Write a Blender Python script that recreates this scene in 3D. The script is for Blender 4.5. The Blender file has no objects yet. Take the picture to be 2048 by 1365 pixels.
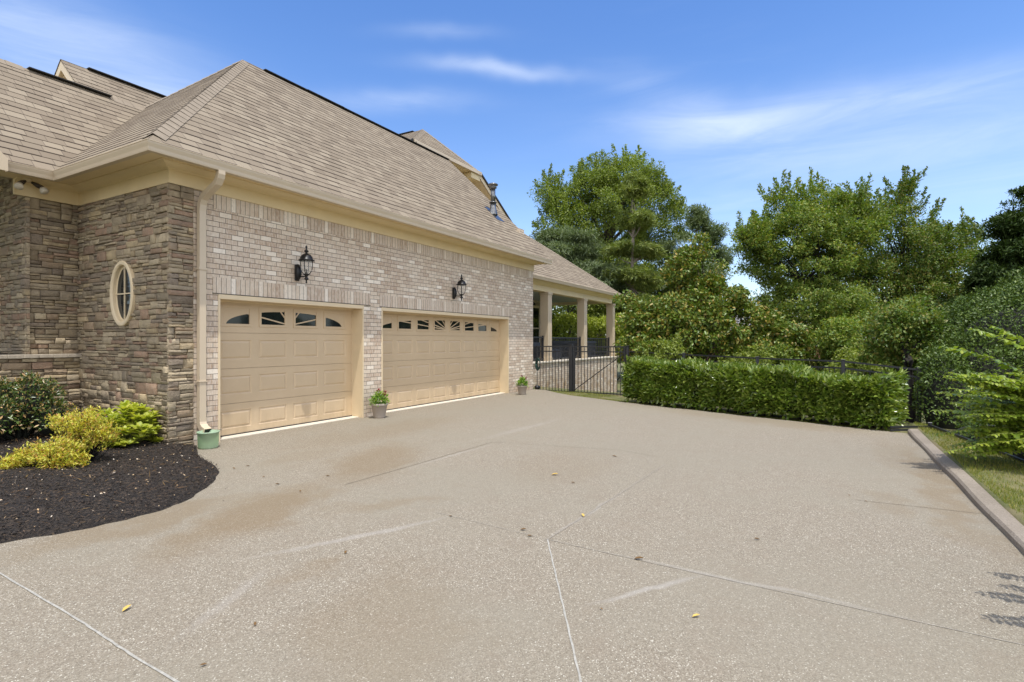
import bpy, math, random
import numpy as np
from mathutils import Vector, Matrix
random.seed(7); RNG=np.random.default_rng(7)
sc=bpy.context.scene; COL=sc.collection; R=math.radians
# ------------------------------------------------------------ camera
EYE=1.56; TH=math.atan(616/1085)
cam=bpy.data.cameras.new('camera'); co=bpy.data.objects.new('camera',cam); COL.objects.link(co)
cam.sensor_width=36; cam.lens=36*1085/2048; cam.clip_start=.05; cam.clip_end=3000
co.location=(0,0,EYE); co.rotation_euler=(R(90),0,TH-R(90)); sc.camera=co
FW=np.array([math.cos(TH),math.sin(TH)]); RT=np.array([math.sin(TH),-math.cos(TH)])
def at(px,d): return d*(FW+RT*(px-1024)/1085)          # place in plan of a photo column at a depth in metres
def hz(py,d): return EYE+(682.5-py)/1085*d              # height there
# ------------------------------------------------------------ sun and sky
SUNV=Vector((.177,.2415,-1)).normalized()
sl=bpy.data.lights.new('sun','SUN'); so=bpy.data.objects.new('sun',sl); COL.objects.link(so)
sl.energy=2.95; sl.angle=R(.55); sl.color=(1,.965,.915); so.rotation_euler=SUNV.to_track_quat('-Z','Y').to_euler(); so.location=(0,0,30)
elev=math.asin(-SUNV.z); az=math.atan2(-SUNV.x,-SUNV.y)
w=bpy.data.worlds.new('World'); sc.world=w; w.use_nodes=True
sc.view_settings.view_transform='Standard'; sc.view_settings.look='None'; sc.view_settings.exposure=.55; sc.view_settings.gamma=1
class NT:
    def __init__(s,t): s.t=t
    def n(s,ty,ins=None,**kw):
        x=s.t.nodes.new(ty)
        for k,v in kw.items(): setattr(x,k,v)
        for k,v in (ins or {}).items():
            if hasattr(v,'is_output') or isinstance(v,bpy.types.NodeSocket): s.t.links.new(v,x.inputs[k])
            else: x.inputs[k].default_value=v
        return x
    def m(s,op,a,b=0.,c=0.):
        return s.n('ShaderNodeMath',{0:a,1:b,2:c},operation=op).outputs[0]
    def vm(s,op,a,b=(0,0,0)):
        x=s.n('ShaderNodeVectorMath',{0:a,1:b},operation=op); return x.outputs[1] if op in('LENGTH','DOT_PRODUCT','DISTANCE') else x.outputs[0]
    def mix(s,f,a,b,ty='MIX'):
        x=s.n('ShaderNodeMix',data_type='RGBA',blend_type=ty)
        for k,v in ((0,f),(6,a),(7,b)):
            if isinstance(v,bpy.types.NodeSocket): s.t.links.new(v,x.inputs[k])
            else: x.inputs[k].default_value=v if k==0 else (*v[:3],1)
        return x.outputs[2]
    def noise(s,v,sc,det=4,rough=.5,out=0,dist=0.):
        return s.n('ShaderNodeTexNoise',{'Vector':v,'Scale':sc,'Detail':det,'Roughness':rough,'Distortion':dist}).outputs[out]
    def ramp(s,f,pts,interp='LINEAR'):
        x=s.n('ShaderNodeValToRGB',{0:f}); r=x.color_ramp; r.interpolation=interp
        while len(r.elements)<len(pts): r.elements.new(.5)
        for e,(p,c) in zip(r.elements,pts):
            e.position=p; e.color=(*c,1) if isinstance(c,tuple) else (c,c,c,1)
        return x.outputs[0]
    def mr(s,v,a,b,c=0.,d=1.,smooth=False):
        return s.n('ShaderNodeMapRange',{0:v,1:a,2:b,3:c,4:d},interpolation_type='SMOOTHSTEP' if smooth else 'LINEAR').outputs[0]
    def sep(s,v): return s.n('ShaderNodeSeparateXYZ',{0:v}).outputs
    def comb(s,x,y,z=0.): return s.n('ShaderNodeCombineXYZ',{0:x,1:y,2:z}).outputs[0]
W=NT(w.node_tree)
bg=w.node_tree.nodes['Background']
sky=W.n('ShaderNodeTexSky',sky_type='NISHITA',sun_disc=False,sun_elevation=elev,sun_rotation=az,air_density=1.0,dust_density=.45,ozone_density=2.6,altitude=200)
dv=W.n('ShaderNodeTexCoord').outputs['Generated']
hs=W.n('ShaderNodeHueSaturation',{'Saturation':1.22,'Hue':.508,'Value':1.06,'Color':sky.outputs[0]}).outputs[0]
def dirv(px,py):
    v=Vector((*(FW+RT*(px-1024)/1085),(682.5-py)/1085)).normalized(); return v
clm=None
d3=W.sep(dv)
pl=W.comb(W.m('DIVIDE',d3[0],W.m('ADD',W.m('MAXIMUM',d3[2],0),.12)),W.m('DIVIDE',d3[1],W.m('ADD',W.m('MAXIMUM',d3[2],0),.12)))
# streaks of cirrus, stretched along one direction of the sky
rot=W.n('ShaderNodeMapping',{'Vector':dv,'Rotation':(R(-4),R(5),0),'Scale':(1.3,1.3,9)}).outputs[0]
n1=W.noise(rot,2.2,7,.6,dist=.8); n2=W.noise(dv,2.6,4,.55)
cir=W.m('MULTIPLY',W.mr(n1,.42,.78,0,1,True),W.mr(n2,.42,.66,.0,1,True))
tot=W.m('MULTIPLY',cir,.045)
for (px,py,sx,sy,ang,a) in ((1480,235,.17,.028,3,.34),(1000,143,.11,.011,-3,.5),(1890,180,.12,.02,16,.14),(170,110,.22,.05,-32,.42),(1600,245,.3,.05,4,.12),(790,210,.12,.016,0,.28),(1900,300,.3,.05,10,.22),(1330,180,.1,.03,-12,.14),(880,75,.08,.01,0,.15)):
    c=dirv(px,py); rgt=Vector((*RT,0)); up=rgt.cross(c)*1.0
    up=up if up.z>0 else -up
    a_=R(ang); e1=(rgt*math.cos(a_)+up*math.sin(a_)); e2=(up*math.cos(a_)-rgt*math.sin(a_))
    dx=W.m('DIVIDE',W.vm('DOT_PRODUCT',W.vm('SUBTRACT',dv,tuple(c)),tuple(e1)),sx)
    dy=W.m('DIVIDE',W.m('ADD',W.vm('DOT_PRODUCT',W.vm('SUBTRACT',dv,tuple(c)),tuple(e2)),W.m('MULTIPLY',W.m('SUBTRACT',n2,.5),.1)),sy)
    g=W.m('EXPONENT',W.m('MULTIPLY',W.m('ADD',W.m('MULTIPLY',dx,dx),W.m('MULTIPLY',dy,dy)),-1.))
    tot=W.m('ADD',tot,W.m('MULTIPLY',W.m('MULTIPLY',g,a),W.mr(n1,.25,.7,.25,1.1)))
hor=W.m('MULTIPLY',W.m('POWER',W.m('SUBTRACT',1.,W.m('MAXIMUM',d3[2],0.)),6.),.52)
tot=W.m('MINIMUM',W.m('ADD',tot,hor),.92)
skyc=W.mix(tot,hs,(4.9,5.35,6.0))
# added bright broken cloud, unseen behind the viewer, to light the shaded walls
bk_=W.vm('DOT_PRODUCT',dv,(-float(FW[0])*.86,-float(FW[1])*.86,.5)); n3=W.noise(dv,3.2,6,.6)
fill_cloud=W.m('MULTIPLY',W.mr(bk_,.05,.6,0,1,True),W.mr(n3,.36,.56,.35,1,True))
skyc=W.mix(fill_cloud,skyc,(8.6,8.5,8.5))
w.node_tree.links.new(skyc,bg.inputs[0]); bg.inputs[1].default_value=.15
# ------------------------------------------------------------ materials
def mat(name):
    m=bpy.data.materials.new(name); m.use_nodes=True; return m,NT(m.node_tree),m.node_tree.nodes['Principled BSDF']
def setp(N,b,**k):
    for kk,v in k.items():
        kk={'col':'Base Color','rough':'Roughness','nor':'Normal','metal':'Metallic','spec':'Specular IOR Level','trans':'Transmission Weight','alpha':'Alpha'}[kk]
        if isinstance(v,bpy.types.NodeSocket): N.t.links.new(v,b.inputs[kk])
        else: b.inputs[kk].default_value=(*v,1) if isinstance(v,tuple) else v
def objc(N): return N.n('ShaderNodeTexCoord').outputs['Object']
def bump(N,h,s=.5,d=.01): return N.n('ShaderNodeBump',{'Height':h,'Strength':s,'Distance':d}).outputs[0]
def simple(name,col,rough=.5,var=.08,scale=6,metal=0.,bmp=0.,spec=.5):
    m,N,b=mat(name); c=objc(N); n=N.noise(c,scale,5,.6); n2=N.noise(c,scale*.21,3)
    cc=N.mix(N.mr(n,.3,.7),tuple(x*(1-var) for x in col),tuple(min(1,x*(1+var)) for x in col))
    cc=N.mix(N.mr(n2,.35,.7,0,.35),cc,tuple(x*(1-1.6*var) for x in col))
    setp(N,b,col=cc,rough=rough,metal=metal,spec=spec)
    if bmp: setp(N,b,nor=bump(N,N.noise(c,scale*12,4),bmp,.004))
    return m
M={}
M['cream']=simple('cream_paint',(.68,.55,.36),.45,.05,3)
M['soffit']=simple('soffit_paint',(.74,.60,.36),.55,.05,3)
M['door']=simple('garage_door_paint',(.575,.465,.33),.42,.035,2,bmp=.05)
m,N,b=mat('door_paint_aged'); cc_=objc(N); z_=N.sep(cc_)[2]
col=N.mix(N.mr(N.noise(cc_,2.2,5,.6),.35,.7),(.545,.415,.262),(.585,.45,.29)); dirt=N.m('MULTIPLY',N.mr(z_,.02,.5,.55,0.),N.mr(N.noise(N.n('ShaderNodeMapping',{'Vector':cc_,'Scale':(5,5,1.2)}).outputs[0],1.,5,.65),.4,.68)); col=N.mix(dirt,col,(.33,.24,.14))
setp(N,b,col=col,rough=.42,nor=bump(N,N.noise(N.n('ShaderNodeMapping',{'Vector':cc_,'Scale':(1,1,14)}).outputs[0],9.,3),.08,.004)); M['door']=m
M['gutter']=simple('gutter_paint',(.56,.46,.33),.4,.04,2)
M['column']=simple('column_paint',(.57,.46,.32),.5,.04,2)
M['black']=simple('black_metal',(.012,.012,.013),.38,.1,9,metal=.3)
M['rail']=simple('fence_metal',(.032,.034,.038),.42,.1,9,metal=.3)
M['glass']=simple('dark_glass',(.012,.016,.018),.05,.1,2)
M['vent']=simple('ridge_vent',(.02,.019,.018),.8,.1,9)
M['ledge']=simple('ledge_stone',(.40,.345,.27),.85,.25,14,bmp=.6)
M['sill']=simple('pale_concrete',(.62,.56,.46),.8,.12,20,bmp=.3)
M['pot']=simple('pot_plastic',(.36,.31,.265),.6,.05,4)
M['soil']=simple('potting_soil',(.025,.018,.012),.95,.4,60,bmp=.8)
M['steel']=simple('galvanised_metal',(.23,.235,.24),.28,.35,26,metal=.9)
M['bark']=simple('bark',(.075,.058,.043),.9,.35,18,bmp=.8)
M['paleb']=simple('pale_bark',(.23,.195,.15),.9,.25,14,bmp=.6)
M['darkb']=simple('dark_bark',(.013,.010,.008),.9,.35,18,bmp=.8)
M['stem']=simple('green_stem',(.20,.22,.05),.6,.2,20)
M['red']=simple('red_petal',(.30,.012,.03),.5,.3,40)
M['sign']=simple('yellow_plastic',(.55,.36,.07),.5,.12,20)
M['ceil']=simple('porch_ceiling_paint',(.42,.46,.42),.6,.04,3)
M['tub']=simple('hot_tub_cabinet',(.10,.11,.13),.6,.1,4)
M['tubcover']=simple('blue_grey_cover',(.10,.125,.17),.6,.1,4)
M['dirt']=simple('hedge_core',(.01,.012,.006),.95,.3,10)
M['lampglass'],N,b=mat('seeded_glass'); setp(N,b,col=(.75,.76,.72),rough=.12,trans=.0,alpha=.16)
def kerbm():
    m,N,b=mat('kerb_concrete'); c=objc(N)
    n=N.noise(c,60,6,.7); n2=N.noise(c,1.6,4)
    col=N.mix(N.mr(n,.3,.7),(.16,.13,.10),(.33,.285,.23)); col=N.mix(N.mr(n2,.4,.65,0,.5),col,(.15,.125,.09))
    setp(N,b,col=col,rough=.9,nor=bump(N,n,.6,.006)); return m
M['kerb']=kerbm()
def brickm(name,ver=False):
    m,N,b=mat(name); uv=N.n('ShaderNodeUVMap').outputs[0]
    wob=N.vm('ADD',uv,N.vm('SCALE',N.noise(uv,9,2,out=1)) ) if False else uv
    bk=N.n('ShaderNodeTexBrick',{'Vector':wob,'Color1':(0,0,0,1),'Color2':(1,1,1,1),'Mortar':(.5,.5,.5,1),'Scale':1.,'Mortar Size':.0048,'Mortar Smooth':.25,'Bias':0.,'Brick Width':.26 if ver else .203,'Row Height':.081},offset=0. if ver else .5)
    rnd=bk.outputs[0]; f=bk.outputs[1]
    base=N.ramp(rnd,[(0,(0.422,0.301,0.207)),(.3,(0.509,0.389,0.279)),(.6,(0.573,0.457,0.337)),(.85,(0.639,0.530,0.404)),(.94,(0.768,0.675,0.553)),(1,(0.843,0.758,0.636))])
    n=N.noise(N.vm('MULTIPLY',uv,(1,1,1)),22,5,.65); st=N.noise(N.n('ShaderNodeMapping',{'Vector':uv,'Scale':(46,9,1) if not ver else (9,46,1)}).outputs[0],1.,4,.6)
    c=N.mix(N.mr(st,.4,.72,0,.75),base,(.72,.65,.55))
    c=N.mix(N.mr(n,.52,.74,0,.45),c,(.27,.195,.15))
    big=N.noise(uv,.9,3); c=N.mix(N.mr(big,.45,.7,0,.22),c,(.62,.56,.50))
    low=N.m('MULTIPLY',N.mr(N.sep(uv)[1],.0,.35,.6,0),N.mr(N.noise(uv,3,3),.42,.62)); 
    if not ver: c=N.mix(low,c,(.36,.22,.09))
    c=N.mix(f,c,(.21,.175,.14))
    setp(N,b,col=c,rough=.88,nor=bump(N,N.m('ADD',N.m('MULTIPLY',f,-1.),N.m('MULTIPLY',n,.35)),.8,.008)); return m
M['brick']=brickm('tan_brick'); M['soldier']=brickm('soldier_brick',True)
def stonem():
    m,N,b=mat('ledgestone'); c=objc(N); a=N.n('ShaderNodeAttribute',attribute_name='Col').outputs[0]
    n=N.noise(c,26,6,.65); n2=N.noise(c,7,4,.6)
    cc=N.mix(N.mr(n,.35,.75,0,.5),a,(.38,.315,.225)); cc=N.mix(N.mr(n2,.48,.72,0,.55),cc,(.16,.12,.085))
    h=N.m('ADD',n,N.m('MULTIPLY',N.noise(c,90,4),.35))
    setp(N,b,col=cc,rough=.92,nor=bump(N,h,.9,.018)); return m
M['stone']=stonem()
def shinglem():
    m,N,b=mat('asphalt_shingles'); uv=N.n('ShaderNodeUVMap').outputs[0]; s=N.sep(uv)
    row=N.m('FLOOR',N.m('DIVIDE',s[1],.18)); fr=N.m('FRACT',N.m('DIVIDE',s[1],.18))
    wn=N.n('ShaderNodeTexWhiteNoise',{'W':row},noise_dimensions='1D').outputs[0]
    uu=N.m('DIVIDE',N.m('ADD',s[0],N.m('MULTIPLY',wn,3.7)),.26); cell=N.m('FLOOR',uu); fu=N.m('FRACT',uu)
    r=N.n('ShaderNodeTexWhiteNoise',{'Vector':N.comb(cell,row)},noise_dimensions='2D').outputs[0]
    c=N.ramp(r,[(0,(0.183,0.146,0.109)),(.3,(0.226,0.184,0.138)),(.7,(0.259,0.212,0.159)),(1,(0.304,0.255,0.192))])
    g=N.noise(uv,160,3,.7); c=N.mix(N.mr(g,.3,.7,0,.55),c,(.17,.14,.10)); c=N.mix(N.mr(N.noise(uv,.7,4),.4,.7,0,.3),c,(.22,.185,.14))
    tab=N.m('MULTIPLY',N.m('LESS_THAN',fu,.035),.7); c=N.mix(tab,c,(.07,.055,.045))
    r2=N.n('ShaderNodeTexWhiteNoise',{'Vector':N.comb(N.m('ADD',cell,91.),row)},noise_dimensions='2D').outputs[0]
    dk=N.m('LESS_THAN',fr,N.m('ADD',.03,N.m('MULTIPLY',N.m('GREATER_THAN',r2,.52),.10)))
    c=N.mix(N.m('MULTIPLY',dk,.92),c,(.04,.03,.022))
    setp(N,b,col=c,rough=.95,spec=.2,nor=bump(N,g,.5,.003)); return m
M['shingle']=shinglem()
M['cap']=simple('cap_shingles',(.25,.208,.16),.95,.15,9,bmp=.4,spec=.2); M['capd']=simple('cap_edge',(.05,.04,.032),.95,.1,9)
def drivem():
    m,N,b=mat('exposed_aggregate'); c=objc(N)
    v1=N.n('ShaderNodeTexVoronoi',{'Vector':c,'Scale':170.,'Randomness':1.}); r=N.n('ShaderNodeSeparateColor',{0:v1.outputs['Color']}).outputs
    v2=N.n('ShaderNodeTexVoronoi',{'Vector':c,'Scale':75.}); r2=N.n('ShaderNodeSeparateColor',{0:v2.outputs['Color']}).outputs
    col=N.ramp(r[0],[(0,(0.128,0.104,0.072)),(.3,(0.190,0.162,0.119)),(.6,(0.230,0.197,0.147)),(.88,(0.280,0.245,0.187)),(.965,(0.380,0.345,0.277)),(1,(0.619,0.589,0.497))])
    col=N.mix(N.mr(r2[1],.5,1.,0,.22),col,N.ramp(r2[0],[(0,(.13,.10,.068)),(.5,(.25,.20,.14)),(1,(.37,.345,.285))]))
    grey=N.mr(N.noise(c,.45,4,.55),.4,.62,0,.5,True); col=N.mix(grey,col,(.224,.20,.15))
    mid=N.noise(c,3.2,5,.65); col=N.mix(N.mr(mid,.5,.75,0,.4),col,(.20,.16,.115))
    big=N.noise(c,.8,4); nz=N.noise(c,1.7,4,.6,out=1)
    cw=N.vm('ADD',c,N.vm('MULTIPLY',N.vm('SUBTRACT',nz,(.5,.5,.5)),(1.1,1.1,0)))
    st=0.
    for x,y,rx,ry,a,k in ((5.3,5.1,1.35,.6,28,.75),(5.0,6.1,.8,.3,10,.3),(3.15,4.4,1.2,.45,20,.9),(3.9,3.6,.55,.22,-40,.5),(2.5,5.05,1.1,.28,-5,.7),(2.55,3.0,.25,.18,0,.4),(7.2,6.6,2.2,.6,0,.4),(7.6,-1.12,2.8,.2,0,.7),(6.3,-.6,.5,.18,0,.35),(9.2,-.9,1.5,.25,0,.3),(2.3,2.1,.9,.5,40,.35),(11.6,1.0,.5,2.2,-21,.4),(6.2,2.8,1.2,.7,10,.25)):
        p=N.n('ShaderNodeMapping',{'Vector':cw,'Location':(-x,-y,0)}).outputs[0]
        p=N.n('ShaderNodeVectorRotate',{'Vector':p,'Angle':R(-a)},rotation_type='Z_AXIS').outputs[0]
        p=N.vm('MULTIPLY',p,(1/rx,1/ry,0)); l=N.vm('LENGTH',p)
        st=N.m('MAXIMUM',st,N.m('MULTIPLY',N.mr(l,1.25,.35,0,1,True),k))
    col=N.mix(N.m('MULTIPLY',st,.8),col,N.mix(.25,(.165,.11,.05),col))
    pa=0.
    for x,y,rx,ry,an,k in ((3.4,.94,.5,.035,-34,.6),(3.2,3.2,.9,.05,-25,.5),(2.0,3.1,.5,.06,25,.3),(4.6,1.82,.9,.025,-3,.4),(3.8,.4,1.,.03,88,.4),(8.5,4.6,1.6,.12,-4,.25),(6.1,4.35,.9,.04,-2,.35)):
        p=N.n('ShaderNodeMapping',{'Vector':N.vm('ADD',c,N.vm('MULTIPLY',N.vm('SUBTRACT',nz,(.5,.5,.5)),(.16,.16,0))),'Location':(-x,-y,0)}).outputs[0]
        p=N.n('ShaderNodeVectorRotate',{'Vector':p,'Angle':R(-an)},rotation_type='Z_AXIS').outputs[0]
        pa=N.m('MAXIMUM',pa,N.m('MULTIPLY',N.mr(N.vm('LENGTH',N.vm('MULTIPLY',p,(1/rx,1/ry,0))),1.2,.2,0,1,True),k))
    col=N.mix(N.m('MULTIPLY',pa,.75),col,(.36,.34,.31))
    crk=N.noise(c,26,3,.6); col=N.mix(N.mr(crk,.63,.72,0,.35),col,(.13,.105,.08))
    hv=N.m('SUBTRACT',v1.outputs['Distance'],0.)
    setp(N,b,col=col,rough=.8,nor=bump(N,hv,.55,.004)); return m
M['drive']=drivem()
M['joint']=simple('joint_sealant',(.34,.325,.285),.8,.25,30); M['jointd']=simple('worn_joint',(.30,.27,.225),.85,.25,30); M['jointk']=simple('dirty_joint',(.155,.122,.082),.9,.3,30)
def groundm():
    m,N,b=mat('lawn_soil'); c=objc(N); n=N.noise(c,9,5,.7); n2=N.noise(c,.9,4)
    col=N.mix(N.mr(n,.3,.7),(.06,.075,.02),(.14,.14,.045)); col=N.mix(N.mr(n2,.45,.65,0,.7),col,(.21,.165,.09))
    setp(N,b,col=col,rough=.95,nor=bump(N,n,.6,.03)); return m
M['ground']=groundm()
def mulchm():
    m,N,b=mat('dark_mulch'); c=objc(N); n=N.noise(c,70,6,.7); v=N.n('ShaderNodeTexVoronoi',{'Vector':N.vm('ADD',c,N.vm('MULTIPLY',N.noise(c,12,2,out=1),(.1,.1,.1))),'Scale':55.})
    r=N.n('ShaderNodeSeparateColor',{0:v.outputs['Color']}).outputs
    col=N.ramp(r[0],[(0,(.012,.009,.007)),(.6,(.03,.022,.017)),(.9,(.055,.04,.028)),(1,(.12,.08,.045))])
    setp(N,b,col=col,rough=.9,nor=bump(N,N.m('ADD',n,v.outputs['Distance']),1.,.03)); return m
M['mulch']=mulchm()
def islandm(name,cols,rough=.6,trl=.25,spec=.4,nsc=.0,dark=None):
    """leaves: each leaf takes its own tone; some light passes through"""
    m,N,b=mat(name); r=N.n('ShaderNodeNewGeometry').outputs['Random Per Island']
    c=N.ramp(r,[(i/(len(cols)-1),x) for i,x in enumerate(cols)])
    if nsc:
        n=N.noise(objc(N),nsc,3); c=N.mix(N.mr(n,.35,.68,0,.6),c,dark)
    setp(N,b,col=c,rough=rough,spec=spec)
    if trl:
        t=N.n('ShaderNodeBsdfTranslucent',{'Color':N.mix(1.,c,(1.5,1.6,.6),'MULTIPLY')}); mx=N.n('ShaderNodeMixShader',{0:trl,1:b.outputs[0],2:t.outputs[0]})
        N.t.links.new(mx.outputs[0],N.t.nodes['Material Output'].inputs[0])
    return m
M['oak']=islandm('oak_leaves',[(0.106,0.165,0.024),(0.177,0.238,0.034),(0.282,0.321,0.050)],.5,.3,.4,.5,(0.094,0.127,0.024))
M['elm']=islandm('elm_leaves',[(0.079,0.146,0.024),(0.138,0.225,0.032),(0.251,0.316,0.047),(0.300,0.271,0.053)],.5,.3,.4,.5,(0.089,0.136,0.022))
M['elm2']=islandm('elm_leaves_dark',[(0.060,0.122,0.018),(0.106,0.177,0.024),(0.181,0.233,0.035),(0.254,0.199,0.048)],.5,.3,.4,.5,(0.054,0.100,0.018))
M['pine']=islandm('pine_needles',[(0.114,0.163,0.037),(0.167,0.213,0.042),(0.243,0.270,0.059)],.55,.2)
M['bpine']=islandm('blue_pine_needles',[(0.090,0.134,0.060),(0.135,0.180,0.083),(0.192,0.234,0.105)],.55,.2)
M['spruce']=islandm('spruce_needles',[(0.024,0.050,0.013),(0.042,0.071,0.017),(0.060,0.091,0.021)],.6,.15,.2)
M['magn']=islandm('magnolia_leaves',[(0.084,0.133,0.013),(0.111,0.174,0.020),(0.057,0.102,0.010),(0.099,0.160,0.016),(0.151,0.203,0.024),(0.232,0.219,0.041),(0.290,0.203,0.041)],.42,.15,.4)
M['holly']=islandm('holly_leaves',[(0.044,0.080,0.012),(0.070,0.118,0.018),(0.114,0.158,0.024)],.42,.1,.28)
M['laurel']=islandm('laurel_leaves',[(0.074,0.128,0.017),(0.120,0.188,0.026),(0.185,0.250,0.041),(0.241,0.288,0.058)],.25,.25,.75)
M['shrub']=islandm('shrub_leaves',[(0.104,0.148,0.020),(0.173,0.221,0.034),(0.260,0.295,0.052)],.5,.3)
M['lime']=islandm('lime_shrub_leaves',[(0.185,0.246,0.028),(0.286,0.339,0.039),(0.370,0.400,0.056)],.5,.3)
M['wood']=islandm('woodland_leaves',[(0.046,0.076,0.014),(0.084,0.118,0.022),(0.137,0.162,0.026)],.6,.2)
M['hyd']=islandm('hydrangea_leaves',[(0.254,0.307,0.041),(0.358,0.392,0.054),(0.477,0.467,0.082)],.45,.35)
M['gold']=islandm('golden_leaves',[(0.374,0.393,0.056),(0.523,0.496,0.076),(0.640,0.613,0.114),(0.498,0.249,0.076),(0.250,0.321,0.056)],.5,.35)
M['box']=islandm('dark_shrub_leaves',[(0.022,0.045,0.008),(0.041,0.075,0.013),(0.073,0.120,0.021),(0.091,0.135,0.026),(0.546,0.329,0.135)],.3,.1,.5)
M['myrtle']=islandm('myrtle_leaves',[(0.121,0.185,0.020),(0.194,0.269,0.030),(0.308,0.359,0.047)],.32,.3,.5)
M['flow']=islandm('bedding_leaves',[(0.091,0.204,0.024),(0.182,0.312,0.048),(0.312,0.408,0.084)],.4,.3)
M['grass']=islandm('grass_blades',[(0.103,0.143,0.018),(0.161,0.198,0.027),(0.230,0.242,0.041),(0.345,0.275,0.090)],.5,.3)
M['chip']=islandm('mulch_chips',[(.012,.010,.008),(.02,.015,.012),(.032,.024,.018),(.07,.045,.028),(.024,.018,.014)],.8,0)
M['chipl']=islandm('light_chips',[(.30,.19,.09),(.42,.30,.17),(.62,.56,.48)],.7,0)
M['dry']=islandm('dry_leaf',[(0.050,0.025,0.010),(0.125,0.065,0.020),(0.210,0.135,0.040)],.7,0)
M['dryy']=islandm('yellow_leaf',[(.50,.33,.06),(.55,.38,.10)],.6,0)
# ------------------------------------------------------------ mesh helpers
def mk(name,v,f,mt,parent=None,uv=None,cols=None,smooth=False,mi=None):
    """links one mesh object; v Nx3, f = list of polygons or an integer array; uv = per loop"""
    me=bpy.data.meshes.new(name); v=np.asarray(v,dtype=np.float32).reshape(-1,3)
    if isinstance(f,np.ndarray): cnt=np.full(len(f),f.shape[1],np.int32); fl=f.astype(np.int32).ravel()
    else: cnt=np.array([len(x) for x in f],np.int32); fl=np.array([i for x in f for i in x],np.int32)
    me.vertices.add(len(v)); me.vertices.foreach_set('co',v.ravel())
    me.loops.add(len(fl)); me.loops.foreach_set('vertex_index',fl)
    me.polygons.add(len(cnt)); st=np.zeros(len(cnt),np.int32); st[1:]=np.cumsum(cnt)[:-1]
    me.polygons.foreach_set('loop_start',st)
    if smooth: me.polygons.foreach_set('use_smooth',np.ones(len(cnt),bool))
    if mi is not None: me.polygons.foreach_set('material_index',np.array(mi,np.int32))
    me.update(calc_edges=True)
    if uv is not None:
        l=me.uv_layers.new(name='UVMap'); l.data.foreach_set('uv',np.asarray(uv,np.float32).ravel())
    if cols is not None:
        a=me.color_attributes.new('Col','FLOAT_COLOR','POINT'); a.data.foreach_set('color',np.asarray(cols,np.float32).ravel())
    for x in (mt if isinstance(mt,(list,tuple)) else [mt]): me.materials.append(x)
    o=bpy.data.objects.new(name,me); COL.objects.link(o)
    if parent is not None: o.parent=parent; o.matrix_parent_inverse=Matrix.Translation(-Vector(parent.location)) if parent.parent is None else Matrix.Identity(4)
    return o
def tag(o,label,cat,group=None,kind=None):
    if label: o['label']=label
    if cat: o['category']=cat
    if group: o['group']=group
    if kind: o['kind']=kind
    return o
def thing(name,loc,label,cat,group=None):
    o=bpy.data.objects.new(name,None); COL.objects.link(o); o.location=loc; o.empty_display_size=.2
    return tag(o,label,cat,group)
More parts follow.
